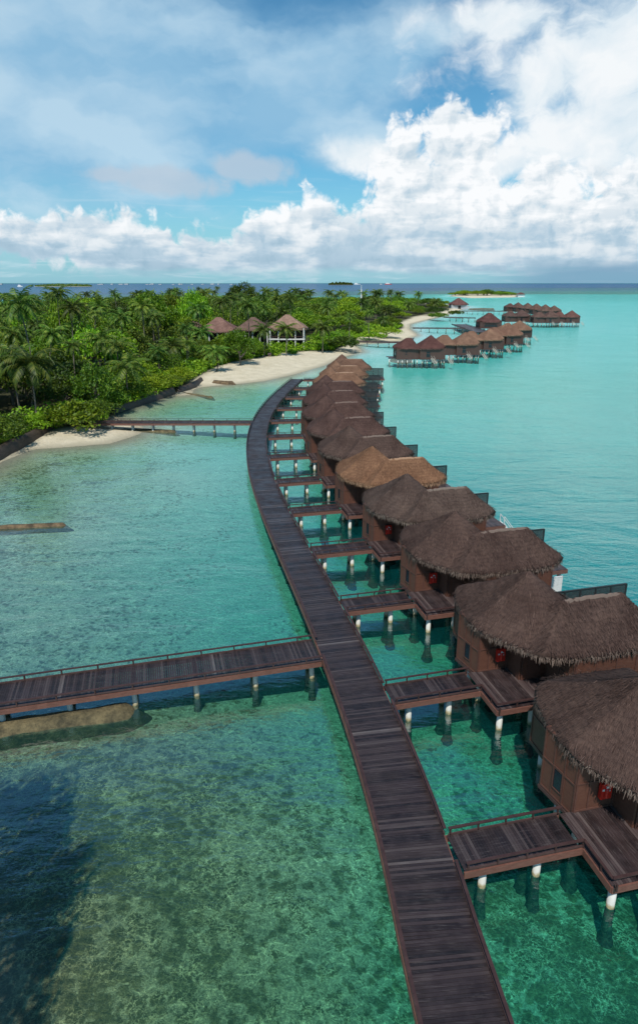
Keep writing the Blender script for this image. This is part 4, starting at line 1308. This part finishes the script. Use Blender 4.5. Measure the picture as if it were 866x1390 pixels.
def palm_trunk(h):
    if h not in _pt:
        b = MB(); r2 = random.Random(h); bx, by = r2.uniform(-1, 1), r2.uniform(-1, 1)
        tt = [0, .04, .15, .3, .45, .6, .75, .9, 1]
        b.tube([(bx * math.sin(q * PI), by * math.sin(q * PI), q * h) for q in tt], [.34, .24, .19, .17, .16, .15, .145, .15, .2], 8)
        _pt[h] = b.mesh('trunk', M['bark'])
    return _pt[h]

# hand-placed palms: crown pixel, ground row, crown scale, label
palms = [
    (25, 412, 556, 1.75, 'tall palm standing highest at the left edge, long bare trunk'),
    (40, 492, 578, 2.0, 'big drooping palm low at the left edge above the dark bund'),
    (78, 397, 500, 1.4, 'palm silhouetted against the sea below the left distant island'),
    (172, 497, 548, 1.8, 'large palm with yellowing fronds at the water side of the forest'),
    (72, 452, 535, 1.35, 'shaggy dark palm right of the tall left-edge palm'),
    (160, 470, 536, 1.35, 'dense palm just behind the large yellowing one'),
    (268, 420, 486, 1.55, 'palm with slim pale trunk in front of the bright green trees'),
    (335, 414, 480, 1.7, 'palm rising between the two middle beach roofs'),
    (358, 447, 486, 1.55, 'palm on the sand before the dark middle pavilion'),
    (388, 446, 485, 1.6, 'palm with golden fronds in front of the two-storey pavilion'),
    (438, 444, 479, 1.6, 'palm beside the right end of the pavilion'),
    (292, 478, 506, 1.6, 'low spreading palm at the left end of the main beach'),
    (214, 476, 520, 1.1, 'palm leaning over the leaves above the timber bund'),
    (252, 445, 500, 1.0, 'dark palm left of the steep reddish-brown roof'),
    (205, 399, 450, .95, 'first of two palms on the skyline left of the bright trees'),
    (154, 396, 452, .9, 'small palm on the skyline under the distant island tip'),
    (475, 430, 468, 1.0, 'palm near the radio mast, nearer side'),
    (502, 424, 462, .95, 'palm right of the radio mast on the forest crest'),
    (530, 394.5, 430, .95, 'tallest skyline palm near the right end of the forest'),
    (515, 396, 432, .9, 'second skyline palm near the right end of the forest'),
    (295, 391, 430, .9, 'palm crown on the skyline left of the big dome-shaped tree'),
    (270, 392, 432, .9, 'skyline palm above the bright green trees'),
    (100, 470, 548, 1.0, 'palm half sunk in leaves in the left forest'),
    (130, 425, 500, 1.0, 'dark palm crown standing amid the left wood'),
]
placed = []
for px, pyc, pyb, s_, lab in palms:
    g = at(px, pyb, 1); Y = g.y; zc = height_for(Y, pyc); X = (px - CX) / FPX * (Y * cp + (CAM_H - zc) * sp)
    z0 = 1.0
    mk_palm(X, Y, z0, zc - z0, s_, lab, None); placed.append((X, Y, 3))

# clear sight lines: buildings, beach and the hand-placed palms keep their place
clear = []
for px, py, r_ in [(390, 480, 12), (344, 478, 11), (297, 482, 11), (263, 478, 7), (390, 470, 10), (622, 419, 16)]:
    g = at(px, py, 1); clear.append((g.x, g.y + 6, r_))
vegp = np.array(veg)
def inveg(x, y): return sdist(np.array([[x, y]]), veg)[0]
def canopy_row(px):
    """picture row of the forest skyline, read off the photograph"""
    return float(np.interp(px, [-200, 0, 60, 120, 160, 210, 260, 300, 330, 360, 400, 440, 480, 520, 560, 590, 615], [404, 409, 408, 402, 403, 400, 400, 394, 389, 397, 400, 402, 402, 400, 403, 404, 408]))
trees = []
r3 = random.Random(5)
cands = []
for _ in range(30000):
    Y = 95 * (900 / 95) ** r3.random(); pxx = r3.uniform(-130, 628)
    X = (pxx - CX) / FPX * (Y * cp + 20 * sp); cands.append((X, Y, pxx))
ins = sdist(np.array([(c[0], c[1]) for c in cands]), veg)
nb_, np_ = 0, 0
for (X, Y, pxx), s_in in zip(cands, ins):
    if s_in < 2.5 or len(trees) >= 430: continue
    rad_ = 4.2 + Y / 62 + r3.uniform(-.8, 1.4)
    rad_ = min(rad_, 3.0 + s_in * .6)
    if any((X - a) ** 2 + (Y - c) ** 2 < ((rad_ + q) * .60) ** 2 for a, c, q in trees): continue
    if any((X - a) ** 2 + (Y - c) ** 2 < (q + rad_ * .8) ** 2 for a, c, q in clear): continue
    ispalm = r3.random() < .38
    if ispalm and np_ >= 200: continue
    if not ispalm and nb_ >= 288: continue
    hmax = min(CAM_H - 1.0, height_for(Y, canopy_row(pxx) + 3))
    hh = min(3.5 + s_in * .38, 12.5 + 1.5 * r3.random()) * r3.uniform(.72, 1.15)
    # keep the beach pavilions in view: lower growth before them
    if 255 < pxx < 425 and Y < 262: hh = min(hh, height_for(Y, 452 if pxx > 275 else 445))
    if 255 < pxx < 425 and Y < 236: hh = min(hh, height_for(Y, 468 if pxx > 330 else 458))
    hh = min(hh, hmax)
    hh = max(hh, 2.5)
    trees.append((X, Y, rad_))
    if ispalm:
        np_ += 1
        mk_palm(X, Y, .9, min(hh * 1.2 + 1.8, height_for(Y, canopy_row(pxx) - 5)) , r3.uniform(1.0, 1.35) * (1 + Y / 900), 'coconut palm standing among the packed trees of the island wood', 'coconut palms among the island wood')
    else:
        nb_ += 1
        k = r3.randrange(5)
        lab = 'round-topped dark green tree packed into the island wood' if k < 3 else 'round-topped bright green tree packed into the island wood'
        mk_tree(X, Y, .6, rad_ * 1.12, hh, k, lab, 'dark green trees of the island wood' if k < 3 else 'bright green trees of the island wood')
print('TREES', nb_, np_)
# named trees
for px, pyt, pyb, rad_, k, lab in [
    (328, 388, 425, 17, 0, 'wide dome-shaped tree highest on the forest skyline'),
    (230, 402, 460, 11, 3, 'bright lime green tree mass left of the skyline dome'),
    (265, 402, 462, 10, 4, 'bright lime green tree behind the slim pale-trunked palm'),
    (90, 408, 490, 8, 3, 'yellow-green tree below the left skyline palms'),
    (325, 453, 497, 6.5, 4, 'glossy green tree hiding the foot of the steep reddish-brown roof'),
    (125, 500, 560, 6, 0, 'leafy tree at the shore above the bush by the footbridge'),
    (525, 444, 458, 9, 3, 'bright rounded tree on the forest tip behind the second beach'),
    (282, 462, 492, 7.5, 3, 'bright tree left of the steep reddish-brown roof foot'),
    (306, 458, 490, 6, 4, 'bright tree directly below the steep reddish-brown roof'),
    (345, 462, 488, 4.5, 4, 'yellow-green tree before the dark middle pavilion'),
    (205, 405, 470, 13, 4, 'broad bright green tree left of the lime green mass'),
    (592, 417, 428, 12, 1, 'dark tree standing at the cove just left of the white hut')]:
    g = at(px, pyb, 1); Y = g.y; zt = height_for(Y, pyt); X = (px - CX) / FPX * (Y * cp + (CAM_H - zt) * sp)
    mk_tree(X, Y, .6, rad_, zt - .6, k, lab, None)
for X, Y, r_, h_, k, lab in [(-16.8, 12.0, 4.4, 19, 0, 'tall broad shade tree on the near shore outside the left edge'), (-18.8, 17.2, 4.4, 18, 1, 'second tall shade tree on the near shore outside the left edge'), (-16.2, 6, 4.4, 18, 2, 'shade tree nearest the camera on the near shore, outside the left edge')]:
    mk_tree(X, Y, .3, r_, h_, k, lab, None)  # unseen trees, placed to cast the shadow on the bottom-left water
# shore bushes
bushes = [(107, 550, 584, 6.2, 0, 'large leafy bush on the small beach at the foot of the footbridge'), (465, 458, 476, 8.5, 1, 'broad bush on the forest tip nearest the end of the walkway'),
          (592, 425, 433, 9, 1, 'round dark bush on the far cove sand'), (618, 422, 429, 7, 1, 'small bush beside the white hut'),
          (372, 479, 485, 2.6, 0, 'low bush on the sand before the middle pavilion'), (398, 476, 482, 2.6, 0, 'low bush left of the two-storey pavilion steps'), (505, 452, 462, 8, 0, 'pale green bush on the second beach'),
          (330, 478, 492, 4.5, 0, 'yellow-green bush at the inner edge of the main beach')]
for px, pyt, pyb, rad_, k, lab in bushes:
    g = at(px, pyb, .8); zt = height_for(g.y, pyt)
    root = empty('bush', (g.x, g.y, .3), rnd.uniform(0, 6), lab, 'bush'); root.scale = (rad_, rad_, max(1.5, zt))
    link('foliage', BUSH[k], root)
# undergrowth along the forest edge (nobody could count it)
b = MB(); r4 = random.Random(8)
edge = []
for a, c in zip(veg[1:22], veg[2:23]):
    A_, C_ = Vector(a), Vector(c); L = (C_ - A_).length
    for _ in range(int(L * 42)):
        tt = r4.random(); e = (C_ - A_).normalized(); nn = Vector((-e.y, e.x))
        edge.append((A_.lerp(C_, tt) + nn * (r4.random() ** 1.6 * 12 + 1.2)))
ev = sdist(np.array([(p.x, p.y) for p in edge]), veg)
for p, dd in zip(edge, ev):
    if dd < -.8 or p.y > 420: continue
    hgt = .9 + min(2.6, max(0, dd) * .7) * (.6 + .8 * (mnoise.noise((p.x * .25, p.y * .25, 0)) + .5))
    for _ in range(2):
        leaf_quad(b, (p.x + r4.uniform(-.5, .5), p.y + r4.uniform(-.5, .5), .9 + hgt * r4.uniform(.35, 1.0)), .55 + p.y / 500, r4, 1.2)
tag(b.build('undergrowth', M['leaf2']), 'low tangled greenery filling the edge of the island wood', 'undergrowth', kind='stuff')

# ------------------------------------------------------------ second small island
g = at(655, 401, 0)
r5 = random.Random(4)
for i in range(26):
    px = r5.uniform(616, 694); Yb = at(px, r5.uniform(400.5, 402.4), 0).y
    X = (px - CX) / FPX * (Yb * cp + 20 * sp)
    prof = float(np.interp(px, [610, 625, 660, 690, 700], [399.5, 395, 393.5, 396.5, 401]))
    hh = max(4, height_for(Yb, prof + r5.uniform(0, 2)))
    k = r5.choice([3, 4, 0])
    mk_tree(X, Yb, .3, 19 + r5.uniform(-3, 5), hh, k, 'bright green tree on the small sandy islet beyond the villas', 'trees on the small sandy islet')
for px, lab in ((706, 'pale little hut at the right tip of the sandy islet'),):
    g = at(px, 403, 0); root = empty('islet_hut', (g.x, g.y, 0), 0, lab, 'hut')
    b = MB(); b.box((0, 0, 2.5), (14, 10, 5)); b.build('wall', M['render_white'], root)
    b = MB(); b.add([(-9, -7, 5), (9, -7, 5), (9, 7, 5), (-9, 7, 5), (-2, 0, 9), (2, 0, 9)], [(0, 1, 5, 4), (1, 2, 5), (2, 3, 4, 5), (3, 0, 4), (3, 2, 1, 0)]); b.build('roof', M['wall_trim'], root)

# ------------------------------------------------------------ distant islands, town, ships
def far_island(px0, px1, Yd, hm, label):
    X0, X1 = (px0 - CX) / FPX * Yd * 1.045, (px1 - CX) / FPX * Yd * 1.045
    r2 = random.Random(int(px0)); root = empty('distant_island', ((X0 + X1) / 2, Yd, 0), 0, label, 'island')
    b = MB(); n = 60; W = X1 - X0
    for i in range(n + 1):
        tt = i / n; x = -W / 2 + W * tt; pr = math.sin(tt * PI) ** .35
        for dy, zz in ((-W * .2 * pr - 1, -1), (-W * .19 * pr, 1.5), (W * .19 * pr, 1.5), (W * .2 * pr + 1, -1)): b.v.append((x, dy, zz))
    for i in range(n):
        for j in range(3): b.f.append((i * 4 + j, i * 4 + j + 1, i * 4 + 5 + j, i * 4 + 4 + j)); b.mi.append(0)
    b.build('beach', M['sandfar'], root)
    b = MB()
    for i in range(2600):
        tt = r2.uniform(.03, .97); pr = math.sin(tt * PI) ** .3; x = -W / 2 + W * tt
        top = hm * pr * (.62 + .45 * mnoise.noise((x / W * 14, Yd, 0)) + .25)
        leaf_quad(b, (x, r2.uniform(-W * .17, W * .17) * pr, r2.uniform(.1, 1) * top), hm * .34, r2, .6)
    tag(b.build('trees', M['leaf'], root), kind='stuff')
    return root
M['sandfar'] = mat_plain('far_sand', (.5, .45, .35), .8)
far_island(80, 152, 5200, 24, 'long low wooded island on the horizon at the left')
far_island(444, 476, 9000, 42, 'small wooded island on the horizon beside the radio mast')
bpr = None
def building(X, Y, w_, d_, h, label, group):
    global bpr
    if bpr is None:
        b = MB(); b.box((0, 0, .45), (1, 1, .9)); b.box((.1, 0, .95), (.5, .6, .12)); bpr = b.mesh('distant_building', M['render_grey'])
    o_ = link('distant_building', bpr, None, (X, Y, 0)); o_.scale = (w_, d_, h)
    return tag(o_, label, 'building', group)
r6 = random.Random(12); Yt = 11000
for i in range(30):
    px = r6.choice([r6.uniform(160, 345), r6.uniform(185, 300), r6.uniform(165, 600), r6.uniform(0, 30), r6.uniform(225, 300)])
    X = (px - CX) / FPX * Yt * 1.045
    building(X, Yt + r6.uniform(-300, 300), r6.uniform(20, 70), 40, r6.uniform(7, 20), 'white block of the faraway town strung along the horizon', 'white blocks of the faraway town')
def ship(px, py, L, Hh, label, hull='white'):
    g = at(px, py, 0); root = empty('ship', (g.x, g.y, 0), 0, label, 'ship')
    b = MB(); a = L / 2
    b.prism([(-a, -L * .1), (a * .7, -L * .1), (a, 0), (a * .7, L * .1), (-a, L * .1)], -1, Hh * .35); b.build('hull', M[hull], root)
    b = MB(); b.box((-L * .1, 0, Hh * .5), (L * .6, L * .14, Hh * .32)); b.box((-L * .15, 0, Hh * .75), (L * .35, L * .1, Hh * .2)); b.build('superstructure', M['white'], root)
    b = MB(); b.tube([(-L * .15, 0, Hh * .8), (-L * .15, 0, Hh * 1.3)], Hh * .03, 6); b.build('mast', M['white'], root)
ship(28, 389.3, 38, 17, 'white motor vessel alone on the sea at the far left')
ship(62, 388, 60, 16, 'longer white vessel just left of the distant wooded island')
ship(527, 386.2, 130, 34, 'red-hulled ship far out above the right end of the forest', 'hull')
ship(484, 386.2, 90, 32, 'tiny white vessel on the horizon above the radio mast')

# radio mast
g = at(489.5, 440, 1); zt = height_for(g.y, 387); root = empty('radio_mast', (g.x, g.y, 0), 0, 'thin white radio mast rising out of the forest', 'mast')
b = MB(); b.tube([(0, 0, 0), (0, 0, zt)], [.34, .2], 8); b.build('pole', M['white'], root)
b = MB(); b.box((0, -.5, zt * .72), (.9, .4, 2.4)); b.box((0, -.5, zt * .86), (.7, .4, 1.8)); b.build('antenna', M['white'], root)

# ------------------------------------------------------------ beach: people and loungers
def person(px, py, label, cloth, sgn):
    g = at(px, py, .9); z = zground(g.x, g.y)
    root = empty('person', (g.x, g.y, z), R(20 * sgn), label, 'person')
    vs = [(0, 0, .95), (0, 0, 1.2), (0, 0, 1.42), (0, .0, 1.52), (0, -.01, 1.66), (.09, 0, .9), (.12, -.1 * sgn, .5), (.12, .05, .05), (.12, -.08, .03),
          (-.09, 0, .9), (-.12, .12 * sgn, .5), (-.12, .25 * sgn, .06), (-.12, .12, .03), (.19, 0, 1.4), (.25, .04, 1.12), (.24, -.12, .9), (-.19, 0, 1.4), (-.25, -.02, 1.12), (-.22, -.14, .92)]
    es = [(0, 1), (1, 2), (2, 3), (3, 4), (0, 5), (5, 6), (6, 7), (7, 8), (0, 9), (9, 10), (10, 11), (11, 12), (2, 13), (13, 14), (14, 15), (2, 16), (16, 17), (17, 18)]
    rs = [.15, .14, .15, .06, .105, .1, .065, .045, .035, .1, .065, .045, .035, .06, .045, .035, .06, .045, .035]
    me = bpy.data.meshes.new('body'); me.from_pydata(vs, es, []); me.materials.append(M['skin'])
    o_ = link('body', me, root); md = o_.modifiers.new('skin', 'SKIN'); o_.modifiers.new('sub', 'SUBSURF').levels = 1
    for i, r_ in enumerate(rs): me.skin_vertices[0].data[i].radius = (r_, r_)
    me.skin_vertices[0].data[0].use_root = True
    b = MB(); b.tube([(0, 0, .78), (0, 0, .95), (0, 0, 1.2), (0, 0, 1.42), (0, 0, 1.47)], [.2, .175, .165, .2, .09], 12); b.build('shirt', M[cloth], root, True)
    b = MB(); b.tube([(0, .02, 1.6), (0, .03, 1.7), (0, .02, 1.79)], [.115, .125, .05], 10); b.build('hair', M['hair'], root, True)
if True:
    def skinfix(me):
        if not me.skin_vertices: pass
    bpy.ops.object.select_all(action='DESELECT') if bpy.ops.object.select_all.poll() else None
try:
    person(365, 487, 'person in navy walking on the main beach, left of the pair', 'navy', 1)
    person(367.5, 486, 'person in violet walking on the main beach, right of the pair', 'violet', -1)
except Exception as ex_:
    print('PERSON', ex_)
def make_lounger():
    root = empty('sun_lounger')
    b = MB(); b.box((0, 0, .33), (.7, 1.5, .08)); b.build('seat', M['white'], root)
    b = MB(); b.bar((0, .72, .36), (0, 1.25, .8), .7, .07); b.build('backrest', M['white'], root)
    for x in (-.3, .3):
        for y in (-.65, .65): b = MB(); b.box((x, y, .15), (.06, .06, .3)); b.build('leg', M['white'], root)
    return root
lp = make_lounger()
for i, (px, py, lab) in enumerate([(351, 485.5, 'white sun lounger at the left, under the beach bush'), (355, 485, 'white sun lounger second from the left on the beach'), (372, 482, 'white sun lounger right of the walking pair'),
                                   (377, 480.5, 'white sun lounger below the left pavilion column'), (418, 476, 'white sun lounger at the right foot of the two-storey pavilion')]):
    o_ = lp if i == 0 else copy_tree(lp)
    g = at(px, py, 1.0); o_.location = (g.x, g.y, max(.3, zground(g.x, g.y))); o_.rotation_euler = (0, 0, R(30 + 25 * i))
    tag(o_, lab, 'sun lounger', 'white sun loungers on the main beach')
for ob in sc.objects:
    if ob.type == 'MESH': pass
